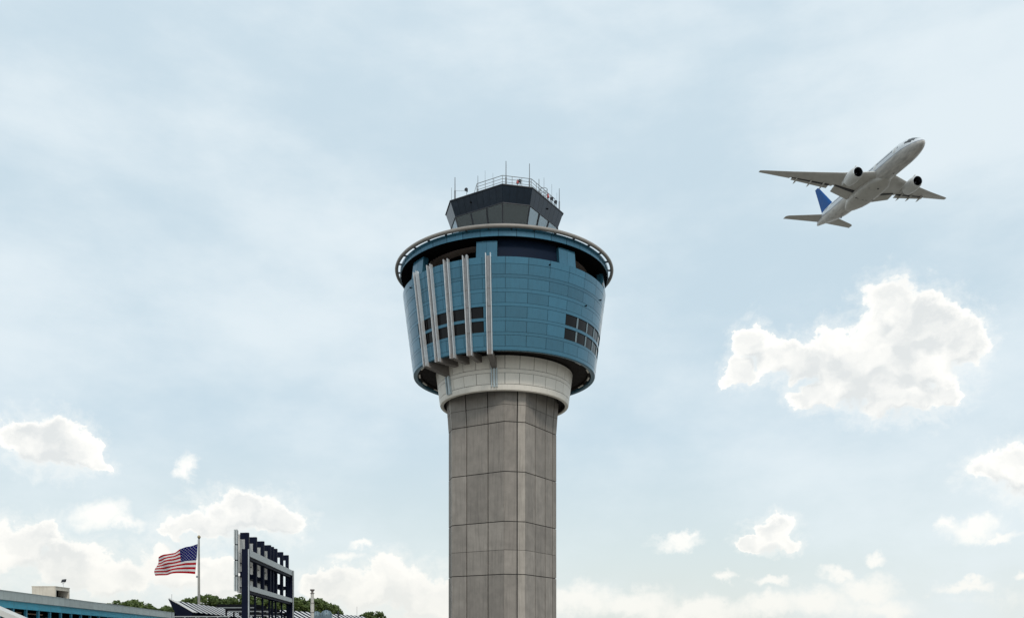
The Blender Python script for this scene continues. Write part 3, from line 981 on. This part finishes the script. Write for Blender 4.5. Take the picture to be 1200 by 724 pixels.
# ------------------------------------------------------------------ flag and pole
def flag_material():
    m = bpy.data.materials.new('striped flag cloth')
    m.use_nodes = True
    t = NT(m.node_tree)
    out = t.n('ShaderNodeOutputMaterial')
    uv = t.n('ShaderNodeTexCoord').outputs['UV']
    u, v, _ = t.n('ShaderNodeSeparateXYZ', {0: uv}).outputs       # u: hoist to fly, v: top to bottom
    red = t.math('LESS_THAN', t.math('MODULO', t.math('FLOOR', t.math('MULTIPLY', v, 13.0)), 2.0), 0.5)
    c = t.mix(red, (0.80, 0.79, 0.77), (0.47, 0.010, 0.018))
    a = t.math('MULTIPLY', u, 12.0 / 0.42)
    b = t.math('MULTIPLY', v, 10.0 * 13.0 / 7.0)
    incan = t.math('MULTIPLY', t.math('LESS_THAN', u, 0.42), t.math('LESS_THAN', v, 7.0 / 13.0))
    ra, rb = t.math('ROUND', a), t.math('ROUND', b)
    even = t.math('LESS_THAN', t.math('MODULO', t.math('ADD', ra, rb), 2.0), 0.5)
    inr = t.math('MULTIPLY', t.math('MULTIPLY', t.math('GREATER_THAN', ra, 0.5), t.math('LESS_THAN', ra, 11.5)), t.math('MULTIPLY', t.math('GREATER_THAN', rb, 0.5), t.math('LESS_THAN', rb, 9.5)))
    da, db = t.math('SUBTRACT', a, ra), t.math('MULTIPLY', t.math('SUBTRACT', b, rb), 0.86)
    rad = t.math('SQRT', t.math('ADD', t.math('MULTIPLY', da, da), t.math('MULTIPLY', db, db)))
    ph = t.math('ARCTAN2', da, t.math('MULTIPLY', db, -1.0))
    lim = t.math('ADD', 0.21, t.math('MULTIPLY', t.math('COSINE', t.math('MULTIPLY', ph, 5.0)), 0.10))
    star = t.math('MULTIPLY', t.math('MULTIPLY', even, inr), t.math('LESS_THAN', rad, lim))
    can = t.mix(star, (0.006, 0.007, 0.115), (0.80, 0.79, 0.77))
    c = t.mix(incan, c, can)
    b1 = t.n('ShaderNodeBsdfDiffuse', {'Color': c})
    b2 = t.n('ShaderNodeBsdfTranslucent', {'Color': c})
    mx = t.n('ShaderNodeMixShader', {0: 0.45})
    t.link(b1.outputs[0], mx.inputs[1])
    t.link(b2.outputs[0], mx.inputs[2])
    t.link(mx.outputs[0], out.inputs[0])
    return m


M['pole'] = mat('steel flag pole', (0.34, 0.32, 0.29), 0.4, 0.4)
M['gold'] = mat('gilt finial', (0.30, 0.24, 0.14), 0.35, 0.6)


def build_flag():
    Y = 150.0
    top = W(233.2, 631, Y)
    P = thing('flagpole', 'tall slim grey flagpole carrying the striped flag', 'flagpole', (top.x, Y, 0))
    part('pole', tube('pole', [(0, 0, 0), (0, 0, 8), (0, 0, top.z)], [.22, .20, .13], 'pole', 10), P)
    part('finial', tube('finial', [(0, 0, top.z + .62 * u) for u in (0, .2, .5, .8, 1)], [.10, .22, .28, .2, .03], 'gold', 10), P)
    part('halyard', tube('halyard', [(-.22, -.05, 9.0), (-.2, -.05, top.z - .1)], .02, 'rail', 4), P)
    part('cleat', box_me('cleat', -.45, -.12, -.12, .12, W(0, 675, Y).z - .2, W(0, 675, Y).z + .12, 'rail'), P)
    # flag cloth, hoist near the pole, flying to the left
    nu, nv = 64, 36
    o = W(231.4, 637, Y)
    k = Y / F
    vs, fs = [], []

    def topy(u):
        pts = [(0, 0), (.22, 3.0), (.42, 6.5), (.6, 10.5), (.78, 12.0), (.9, 13.2), (1, 15)]
        for i in range(len(pts) - 1):
            if pts[i][0] <= u <= pts[i + 1][0]:
                f = (u - pts[i][0]) / (pts[i + 1][0] - pts[i][0])
                f = f * f * (3 - 2 * f) * .5 + f * .5
                return pts[i][1] + (pts[i + 1][1] - pts[i][1]) * f
        return pts[-1][1]
    for j in range(nv + 1):
        v = j / nv
        for i in range(nu + 1):
            u = i / nu
            x = -(2.5 * v * (1 - u)) - 47.5 * u + 1.5 * math.sin(v * 3.1) * u * u * (-1) + 1.6 * (1 - v) ** 2 * max(0, u - .8) / .2
            yt = topy(u)
            yb = 35.2 + 1.6 * math.sin(u * 3.0) * -1 + 3.2 * u ** 2
            y = yt + (yb - yt) * v
            ph = u * 2.2 + v * 0.55
            amp = 0.15 + 0.75 * u
            dy = amp * math.sin(2 * math.pi * ph * .95 + .6) * .75 + .35 * u * math.sin(9.0 * (u * 1.1 - v * .9) + 1.0)
            y += .7 * math.sin(2 * math.pi * (u * 1.5 + v * .3)) * u
            vs.append((o.x + x * k, Y + dy - .1 * u, o.z - y * k))
    for j in range(nv):
        for i in range(nu):
            a = j * (nu + 1) + i
            fs.append((a, a + 1, a + nu + 2, a + nu + 1))
    m = flag_material()
    me = mesh('flag', vs, fs, m, smooth=True)
    uvl = me.uv_layers.new(name='UVMap')
    for lp in me.loops:
        j, i = divmod(lp.vertex_index, nu + 1)
        uvl.data[lp.index].uv = (i / nu, j / nv)
    thing('flag', 'red white and blue striped flag with stars flying from the pole', 'flag', me=me)


build_flag()

# ------------------------------------------------------------------ open frame sign gantry
M['navy'] = mat('navy painted steel', (0.007, 0.010, 0.024), 0.6, 0.0, 0.15, spec=0.06)
M['light_steel'] = mat('pale grey painted steel', (0.42, 0.45, 0.455), 0.5, 0.0, 0.12, 1.5, streak=0.25)
M['sign_back'] = mat('pale sign backing', (0.66, 0.64, 0.60), 0.6, 0, 0.08, 1.0, rand=.06)


def build_gantry():
    y0, y1 = 100.0, 128.6

    def X(y, off=0.0):
        return -29.48 - .0690 * (y - 100) + off
    G = thing('sign_gantry', 'dark navy open steel billboard frame with pale beams, seen from behind', 'billboard', (X(100), 100, 0))
    o = Vector((X(100), 100, 0))

    def L(x, y, z):
        return Vector((x, y, z)) - o
    zu, zl_ = 12.45, 8.5
    # main posts
    for y, w in ((100.2, .70), (128.4, .8)):
        p = part('post', bar('post', L(X(y), y, 0), L(X(y), y, zu), w, w, 'navy'), G)
        part('edge_plate', bar('edge_plate', L(X(y, w / 2 + .05), y - w / 2 + .1, 0), L(X(y, w / 2 + .05), y - w / 2 + .1, zu), .1, .2, 'light_steel'), p)
    # beams
    for (z, h) in ((zu - .36, .72), (zl_ - .30, .56)):
        b = part('beam', bar('beam', L(X(y0 + .55, .05), y0 + .55, z), L(X(y1 - .65, .05), y1 - .65, z), .55, h, 'light_steel'), G)
        part('flange', bar('flange', L(X(y0 + .55, -.1), y0 + .55, z - h / 2 - .16), L(X(y1 - .65, -.1), y1 - .65, z - h / 2 - .16), .5, .3, 'navy'), b)
    ys = [102.3 + 4.2 * k for k in range(7)]
    for k, y in enumerate(ys + [116.8]):
        c = part('column', bar('column', L(X(y, -.32), y, 7.6), L(X(y, -.32), y, 14.55), .40, .40, 'navy', up=(0, 1, 0)), G)
        part('leg', bar('leg', L(X(y, -.32), y, 0), L(X(y, -.32), y, 7.6), .20, .20, 'navy', up=(0, 1, 0)), c)
        if k < 7:
            part('arm', bar('arm', L(X(y, -.5), y, 14.18), L(X(y, -1.05), y, 14.18), .40, .72, 'navy'), c)
            part('arm', bar('arm', L(X(y, -.5), y, 9.9), L(X(y, -1.05), y, 9.9), .42, .5, 'navy'), c)
    # sign boxes carried on the far side
    for k in range(6):
        ya, yb = ys[k] + .06, ys[k + 1] - .06
        if k == 5:
            yb = ya + 1.2
        for (za, zb) in ((7.8, 9.7), (10.05, 12.2), (12.28, 14.4)):
            part('sign_panel', box_me('sign_panel', X(ya, -1.45) - o.x, X(ya, -1.2) - o.x, ya - o.y, yb - o.y, za, zb, 'sign_back'), G)
        part('panel_rail', bar('panel_rail', L(X(ya, -1.12), ya, 11.15), L(X(yb, -1.12), yb, 11.15), .07, .09, 'navy'), G)
        part('panel_rail', bar('panel_rail', L(X(ya, -1.12), ya, 8.4), L(X(yb, -1.12), yb, 8.4), .07, .09, 'navy'), G)
        part('panel_post', bar('panel_post', L(X((ya + yb) / 2, -1.12), (ya + yb) / 2, 7.8), L(X((ya + yb) / 2, -1.12), (ya + yb) / 2, 12.2), .07, .09, 'navy'), G)
        part('cross_box', bar('cross_box', L(X(ya, -.95), ya, 9.87), L(X(ys[k + 1], -.95), ys[k + 1], 9.87), .3, .62, 'navy'), G)
    # near end of the sign: two pale uprights with dark joints
    for k, z in enumerate((7.75, 9.47, 11.19, 12.91)):
        for (xa_, xb_) in ((-1.16, -1.00), (-.93, -.79)):
            part('end_panel', box_me('end_panel', X(99.6, xa_) - o.x, X(99.6, xb_) - o.x, 99.55 - o.y, 99.75 - o.y, z + .06, z + 1.66, 'light_steel'), G)
    part('end_post', bar('end_post', L(X(99.9, -.96), 99.9, 7.8), L(X(99.9, -.96), 99.9, 14.5), .36, .14, 'navy'), G)
    # lower truss
    for z in (3.2,):
        part('truss_rail', bar('truss_rail', L(X(y0 + .4, -.35), y0 + .4, z), L(X(y1 - .4, -.35), y1 - .4, z), .2, .22, 'navy'), G)


build_gantry()

# ------------------------------------------------------------------ low terminal on the left
M['parapet'] = mat('grey green metal parapet', (0.49, 0.54, 0.52), 0.5, 0.0, 0.10, 0.8, rand=.06, streak=0.3)
M['cyan'] = mat('faded cyan beam', (0.055, 0.44, 0.60), 0.5, 0.0, 0.12, 0.7, rand=.05, streak=0.3, tint=(0.12, 0.30, 0.36))
M['cyan_dark'] = mat('blue column', (0.035, 0.22, 0.33), 0.5, 0.0, 0.1)
M['pent'] = mat('weathered beige concrete', (0.62, 0.56, 0.47), 0.85, 0, 0.12, 0.6, streak=0.45, tint=(0.30, 0.22, 0.15))
M['pipe'] = mat('rust pipe', (0.35, 0.22, 0.14), 0.6)
M['white_conc'] = mat('pale painted concrete', (0.62, 0.61, 0.58), 0.7, 0, 0.08, 0.8)


def build_terminal():
    ang = math.atan(.0886)
    xa, ya = -57.2, 101.0
    T = thing('terminal_building', 'long terminal building with pale grey parapet and cyan blue beam', 'building', (xa, ya, 0), ang)
    # local frame: +y along the facade away from the camera, facade at x = 0, building at x < 0
    s0, s1 = -40.0, 72.0
    zt = 8.0
    part('back_wall', box_me('back_wall', -22, -3.2, s0, s1, 0.0, 6.2, 'black'), T)
    part('roof', box_me('roof', -22, -.64, s0, s1, 6.35, 7.35, 'roof_grey'), T)
    bay = 3.4
    n = int((s1 - s0) / bay)
    pm = box_me('parapet_panel', -.22, 0, .02, bay - .02, 6.98, zt, 'parapet')
    bm_ = box_me('beam_panel', -.62, -.30, .012, bay - .012, 6.12, 6.94, 'cyan')
    cm = box_me('column', -.62, -.34, -.16, .16, 0, 6.1, 'cyan_dark')
    wm = box_me('window_pane', -2.6, -2.52, .1, bay - .1, .4, 5.6, 'window_dark')
    for k in range(n):
        y = s0 + bay * k
        part('parapet_panel', pm, T, (0, y, 0))
        part('beam_panel', bm_, T, (0, y, 0))
        part('column', cm, T, (0, y, 0))
        part('window_pane', wm, T, (0, y, 0))
    for (a, b, z) in ((-3, 8, 5.75), (9, 14, 5.7)):
        part('pipe', tube('pipe', [(-1.2, a, z), (-1.2, b, z)], .09, 'pipe', 8), T)
    part('coping', box_me('coping', -.30, .05, s0, s1, zt + .004, zt + .05, 'parapet'), T)
    # rooftop plant room
    x0, x1, yb0, yb1 = -66.35, -63.1, 125.0, 129.0
    B = part('plant_room', None, T)
    bpy.data.objects.remove(B)
    z0, z1 = 7.36, 9.95
    inv = Matrix.Rotation(-ang, 4, 'Z') @ Matrix.Translation((-xa, -ya, 0))

    def loc(x, y, z):
        return inv @ Vector((x, y, z))

    def wbox(name, xa_, xb_, y_a, y_b, za, zb, m):
        pts = [loc(x, y, z) for z in (za, zb) for (x, y) in ((xa_, y_a), (xb_, y_a), (xb_, y_b), (xa_, y_b))]
        return hexa(name, pts, m)
    B = part('plant_room', wbox('plant_room', x0, x1, yb0, yb0 + .25, z0, z1, 'pent'), T)
    part('wall', wbox('wall', x0, x0 + .25, yb0 + .25, yb1, z0, z1, 'pent'), B)
    part('wall', wbox('wall', x0 + .25, x1, yb1 - .3, yb1, z0, z1, 'pent'), B)
    part('roof', wbox('roof', x0 - .05, x1 + .05, yb0 - .05, yb1 + .05, z1 + .003, z1 + .09, 'pent'), B)
    part('lintel', wbox('lintel', x1 - .25, x1, yb0 + .25, yb1 - .3, z1 - .45, z1, 'pent'), B)
    part('louvre', wbox('louvre', x1 - 1.6, x1 - 1.5, yb0 + .25, yb1 - .3, z0, z1 - .3, 'black'), B)
    part('duct', wbox('duct', x1 - 1.4, x1 - .5, yb0 + 2.2, yb0 + 3.2, z0, z0 + 1.4, 'soffit'), B)
    part('roof_curb', wbox('roof_curb', -64.2, -62.6, 130.0, 146.0, 7.36, 8.35, 'steel_dark'), T)
    # floodlight on thin mast
    p = W(74.3, 681.5, 131)
    Fl = thing('floodlight', 'small dark floodlight on a thin mast above the rooftop plant room', 'floodlight', (p.x, p.y, 7.36))
    hh = p.z - 7.36
    part('mast', tube('mast', [(0, 0, 0), (0, 0, hh - .2)], .018, 'rail', 5), Fl)
    part('lamp_head', hexa('lamp_head', [(-.28, -.2, hh - .1), (.22, -.25, hh - .05), (.26, .2, hh), (-.24, .2, hh - .05), (-.16, -.12, hh + .35), (.34, -.16, hh + .42), (.36, .16, hh + .42), (-.12, .16, hh + .35)], 'steel_dark'), Fl)
    part('bracket', tube('bracket', [(-.22, 0, hh - .28), (0, 0, hh - .2), (.16, 0, hh - .08)], .03, 'rail', 5), Fl)
    # sloping parapet in the corner
    a, b = W(-6, 712.5, 80), W(60, 741, 80)
    rr = thing('ramp_parapet', 'sloping white concrete ramp parapet in front of the terminal building', 'ramp', (a.x, a.y, 0))
    oo = Vector((a.x, a.y, 0))
    a2 = W(-60, 689.5, 80)
    part('slab', bar('slab', a2 - oo, b - oo, 1.6, .50, 'white_conc'), rr)
    for f in (.08, .4, .62):
        q = a2.lerp(b, f) - oo
        part('post', bar('post', (q.x, q.y, 0), (q.x, q.y, q.z - .3), .3, .3, 'white_conc'), rr)


build_terminal()

# ------------------------------------------------------------------ low roofscape in the middle distance
M['slat_white'] = mat('white roof slat', (0.68, 0.67, 0.65), 0.5, 0, 0.06)
M['slat_dark'] = mat('navy roof slat', (0.010, 0.013, 0.026), 0.9, 0, 0.1, spec=0.0)
M['dome'] = mat('blue green ventilator', (0.15, 0.21, 0.24), 0.45, 0.2, 0.15)
M['stack'] = mat('pale metal flue', (0.60, 0.57, 0.52), 0.45, 0.2, 0.08)
M['flat_dark'] = mat('black roof deck', (0.012, 0.013, 0.016), 0.9, spec=0.0)


def build_roofscape():
    base = thing('low_building', 'low flat dark building carrying the slatted roofs behind the gantry', 'building', (-41, 172, 0))
    part('wall', box_me('wall', -11.5, 12, -56, 46, 0, 5.0, 'slat_dark'), base)
    part('roof', box_me('roof', -11.6, 12.1, -56.1, 46.1, 5.003, 5.25, 'flat_dark'), base)

    # slatted sloping roof, nearer
    C = thing('slatted_roof', 'sloping striped roof of white and navy slats, left of the gantry', 'roof', (-48.6, 130, 5.25), R(2.0), group='striped slatted roofs')
    zt, zb, wd = 3.0, 1.35, 2.9
    end = hexa('end_panel', [(-.7, -.35, zt + .30), (wd - .1, -.35, zb - .12), (wd - .3, -.35, zb - .8), (.6, -.35, .6), (-.7, -.02, zt + .30), (wd - .1, -.02, zb - .12), (wd - .3, -.02, zb - .8), (.6, -.02, .6)], 'slat_dark')
    part('end_panel', end, C)
    part('edge_trim', bar('edge_trim', (-.55, -.2, zt + .36), (wd, -.2, zb), .45, .1, 'slat_white'), C)
    part('roof_deck', hexa('roof_deck', [(-.1, 0, zt - .45), (wd - .1, 0, zb - .45), (wd - .1, 40, zb - .45), (-.1, 40, zt - .45), (-.1, 0, zt - .3), (wd - .1, 0, zb - .3), (wd - .1, 40, zb - .3), (-.1, 40, zt - .3)], 'slat_dark'), C)
    sw = bar('slat', (0, 0, zt), (wd, 0, zb), 1.02, .10, 'slat_white')
    sk = bar('slat', (0, 0, zt - .012), (wd, 0, zb - .012), 1.46, .10, 'slat_dark')
    for k in range(16):
        part('slat', sw, C, (0, 1.0 + 2.5 * k, 0))
        part('slat', sk, C, (0, 1.0 + 1.25 + 2.5 * k, 0))
    for k in range(14):
        part('purlin_post', box_me('purlin_post', -.05, .1, -.08, .08, 0, zt - .45, 'slat_dark'), C, (0, .5 + 3 * k, 0))

    # the farther one, right of the gantry
    a, b = W(338, 715.2, 165), W(430, 722.0, 199)
    d = (b - a)
    C2 = thing('slatted_roof', 'farther striped slatted roof, right of the gantry beside the pale flue', 'roof', (a.x, a.y, 5.25), math.atan2(-d.x, d.y), group='striped slatted roofs')
    Ln = math.hypot(d.x, d.y)
    zt2 = a.z - 5.25
    part('roof_deck', hexa('roof_deck', [(0, -12, zt2 - .5), (3.2, -12, zt2 - 2.2), (3.2, Ln, zt2 - 2.2), (0, Ln, zt2 - .5), (0, -12, zt2 - .35), (3.2, -12, zt2 - 2.05), (3.2, Ln, zt2 - 2.05), (0, Ln, zt2 - .35)], 'slat_dark'), C2)
    s2 = bar('slat', (0, 0, zt2), (3.2, 0, zt2 - 1.7), .9, .12, 'slat_white')
    d2 = bar('slat', (-.12, 0, zt2 + .05), (3.2, 0, zt2 - 1.71), 1.18, .13, 'slat_dark')
    n = int((Ln + 12) / 2.1)
    for k in range(n):
        part('slat', s2, C2, (0, -12 + 2.1 * k, 0))
        part('slat', d2, C2, (0, -12 + 2.1 * k + 1.05, 0))
    part('end_wall', box_me('end_wall', .1, 3.1, Ln - .3, Ln, 0, zt2 - 2.1, 'slat_dark'), C2)
    part('end_wall', box_me('end_wall', .1, 3.1, -12, -11.7, 0, zt2 - 2.1, 'slat_dark'), C2)

    # flat black decks between
    for (px0, px1, py, Y, dy, th, lab) in ((254, 300, 707.6, 139, 6, .50, 'thin black flat canopy, topmost of the three behind the gantry post'),
                                          (264, 318, 712.4, 134, 5, .42, 'thin black flat canopy, middle of the three behind the gantry post'),
                                          (280, 334, 717.4, 130.5, 4, .40, 'thin black flat canopy, lowest of the three behind the gantry post')):
        p = W(px0, py, Y)
        q = W(px1, py, Y)
        K = thing('flat_canopy', lab, 'canopy', (p.x, Y, 5.25), group='flat canopies behind the gantry')
        w = q.x - p.x
        part('deck', box_me('deck', 0, w, 0, dy, p.z - 5.25 - th, p.z - 5.25, 'flat_dark'), K)
        part('edge_strip', box_me('edge_strip', .4, w - .2, -.06, -.003, p.z - 5.25 - th - .10, p.z - 5.25 - th + .06, 'rail'), K)
        for x in (.5, w / 2, w - .5):
            part('post', box_me('post', x - .1, x + .1, dy * .5 - .1, dy * .5 + .1, 0, p.z - 5.25 - th - .003, 'slat_dark'), K)

    # parapet railing in front of the slatted roof
    Y = 118.0
    a, b = W(204, 721.4, Y), W(268, 721.0, Y)
    Rl = thing('parapet_railing', 'grey railing with navy infill below the slatted roof', 'railing', (a.x, Y, 5.25))
    w = b.x - a.x
    h = a.z - 5.25
    part('top_rail', box_me('top_rail', 0, w, -.07, .07, h - .12, h, 'light_steel'), Rl)
    part('base', box_me('base', -.2, w + .2, .08, .28, -.25, h - .2, 'slat_dark'), Rl)
    for k in range(6):
        x = w * k / 5
        part('rail_post', box_me('rail_post', max(0, x - .06), x + .06, -.05, .05, -.25, h - .123, 'light_steel'), Rl)

    # pale flue
    Y = 140.0
    p = W(366, 690, Y)
    St = thing('flue_stack', 'slim pale metal flue stack with dark conical cap, right of the gantry', 'chimney', (p.x, Y, 5.25))
    h = p.z - 5.25
    part('flue', tube('flue', [(0, 0, 0), (0, 0, h - 2.1), (0, 0, h - 2.09), (0, 0, h - .62)], [.28, .28, .24, .24], 'stack', 14), St)
    for z in (h - 2.15, h - .66, h - 3.6):
        part('collar', tube('collar', [(0, 0, z), (0, 0, z + .07)], .36, 'arm', 14), St)
    part('cap', tube('cap', [(0, 0, h - .60), (0, 0, h - .35), (0, 0, h - .20), (0, 0, h - .04), (0, 0, h)], [.20, .16, .33, .36, .30], 'arm', 14), St)

    # two dome ventilators
    for (px, py, Y, r, lab) in ((371, 715.6, 152, .78, 'round blue grey roof ventilator dome beside the pale flue'), (382.5, 714.2, 150, .95, 'larger round blue grey roof ventilator dome, right of its neighbour')):
        p = W(px, py, Y)
        h = p.z - 5.25
        Dm = thing('ventilator_dome', lab, 'ventilator', (p.x, Y, 5.25), group='dome roof ventilators')
        prof = [(r, h - r - .5), (r, h - r)] + [(r * math.cos(R(a)), h - r + r * math.sin(R(a))) for a in (15, 30, 45, 60, 75, 88)]
        part('dome', lathe('dome', [(0.02, h - r - .5)] + prof, 'dome', 24, closed=True), Dm)
        part('base', tube('base', [(0, 0, 0), (0, 0, h - r - .502)], r * .7, 'slat_dark', 16), Dm)
        for k in range(8):
            rib = [((r + .015) * math.cos(R(e)), 0, h - r + (r + .015) * math.sin(R(e))) for e in (0, 20, 40, 60, 80)]
            part('rib', tube('rib', rib, .025, 'slat_dark', 4), Dm, rot=(0, 0, k * math.pi / 4 + .2))

    # thin masts
    for (px, py, Y, r, lab) in ((201.3, 696.5, 152, .025, 'hair thin mast at the left end of the slatted roof'), (418.3, 711.0, 205, .03, 'hair thin mast beyond the far slatted roof'), (396.4, 716.8, 145, .13, 'short stout dark post in front of the far slatted roof')):
        p = W(px, py, Y)
        K = thing('mast', lab, 'mast', (p.x, Y, 0))
        part('pole', tube('pole', [(0, 0, 0), (0, 0, p.z)], [r * 1.4, r], 'steel_dark', 6), K)
        part('tip', tube('tip', [(0, 0, p.z), (0, 0, p.z + .15)], [r * 1.3, r * .6], 'steel_dark', 6), K)


build_roofscape()

# ------------------------------------------------------------------ trees on the skyline
def leaf_material(name, c1, c2):
    m = bpy.data.materials.new(name)
    m.use_nodes = True
    t = NT(m.node_tree)
    out = t.n('ShaderNodeOutputMaterial')
    oc = obj_coord(t)
    n = t.noise(oc, 0.9, 4, 0.6)
    c = t.mix(t.remap(n, .3, .7), c1, c2)
    b1 = t.n('ShaderNodeBsdfPrincipled', {'Base Color': c, 'Roughness': 0.6})
    b2 = t.n('ShaderNodeBsdfTranslucent', {'Color': c})
    mx = t.n('ShaderNodeMixShader', {0: 0.35})
    t.link(b1.outputs[0], mx.inputs[1])
    t.link(b2.outputs[0], mx.inputs[2])
    t.link(mx.outputs[0], out.inputs[0])
    return m


M['leaf'] = leaf_material('tree leaves', (0.062, 0.100, 0.026), (0.165, 0.215, 0.062))
M['bark'] = mat('bark', (0.09, 0.07, 0.05), 0.9)


def crown_mesh(seed, rx, rz, n_clump=70, per=60):
    rnd = random.Random(seed)
    vs, fs = [], []
    for c in range(n_clump):
        while True:
            p = Vector((rnd.uniform(-1, 1), rnd.uniform(-1, 1), rnd.uniform(-1, 1)))
            if .25 < p.length < 1:
                break
        p = p.normalized() * (p.length ** .5)
        cc = Vector((p.x * rx, p.y * rx, p.z * rz))
        cr = rnd.uniform(.22, .42) * rx * .75
        for k in range(per):
            d = Vector((rnd.gauss(0, 1), rnd.gauss(0, 1), rnd.gauss(0, 1))).normalized() * cr * rnd.uniform(.5, 1.05)
            d.z *= .75
            q = cc + d
            u = Vector((rnd.gauss(0, 1), rnd.gauss(0, 1), rnd.gauss(0, 1))).normalized()
            w = u.cross(Vector((rnd.gauss(0, 1), rnd.gauss(0, 1), rnd.gauss(0, 1)))).normalized()
            s = rnd.uniform(.18, .40)
            b = len(vs)
            vs += [q - u * s, q + w * s * .6, q + u * s, q - w * s * .6]
            fs.append((b, b + 1, b + 2, b + 3))
    return mesh('crown', vs, fs, 'leaf')


def limb_mesh(seed, h, rx):
    rnd = random.Random(seed)
    return [tube('limb', [(0, 0, h * .55), (math.cos(a) * rx * .4, math.sin(a) * rx * .4, h * .8), (math.cos(a) * rx * .8, math.sin(a) * rx * .8, h * (.98 + rnd.uniform(0, .2)))], [.16, .1, .04], 'bark', 5)
            for a in [rnd.uniform(0, .8) + k * math.pi / 2 for k in range(4)]]


def build_trees():
    kinds = []
    for k in range(4):
        kinds.append((crown_mesh(20 + k, 3.5, 2.6), tube('trunk', [(0, 0, 0), (.05, 0, 3.5), (0, .1, 6.2)], [.34, .26, .15], 'bark', 7), limb_mesh(k, 6.0, 2.6)))
    spots = [(139, 705.5, 236, 1.0, 'small round green tree, leftmost on the skyline above the terminal parapet'),
             (160, 704.5, 232, 1.15, 'green tree with the tallest crown above the terminal parapet'),
             (176, 711.5, 236, .75, 'little low green tree at the right end of the clump over the parapet'),
             (188, 712, 238, .95, 'low olive green tree just left of the slatted roof end'),
             (203, 710, 244, .95, 'green tree peeping out behind the dark end of the slatted roof'),
             (222, 701.5, 240, .95, 'green tree behind the slatted roof, just left of the flagpole'),
             (245, 698.5, 238, 1.15, 'tall bushy green tree just right of the flagpole'),
             (264, 701.5, 242, 1.0, 'green tree behind the slatted roof, right of the tallest one'),
             (283, 697.5, 250, 1.1, 'green tree half hidden by the near gantry post'),
             (300, 699, 244, 1.05, 'green tree seen through the left bays of the gantry'),
             (318, 702, 240, 1.0, 'green tree seen through the middle bays of the gantry'),
             (333, 703.5, 244, .95, 'green tree seen through the right bays of the gantry'),
             (351, 701.5, 236, 1.1, 'broad dark green tree just right of the gantry'),
             (372, 702.5, 238, 1.1, 'broad green tree behind the pale flue'),
             (386, 709, 242, .85, 'smaller green tree sloping down right of the flue, above the domes'),
             (437, 716.5, 246, .85, 'small lone green tree, rightmost on the skyline before the tower')]
    for i, (px, py, Y, sc, lab) in enumerate(spots):
        p = W(px, py, Y)
        cr, tr, lm = kinds[i % 4]
        H = p.z
        t = thing('tree', lab, 'tree', (p.x, Y, 0), random.uniform(0, 6.28), group='green trees along the skyline')
        t.scale = (sc * 1.12, sc * 1.12, 1)
        hc = H - 2.55 * sc
        o = part('crown', cr, t, (0, 0, hc))
        o.scale = (1, 1, sc)
        o = part('trunk', tr, t)
        o.scale = (1, 1, hc / 6.2)
        for l_ in lm:
            q = part('limb', l_, o)


build_trees()
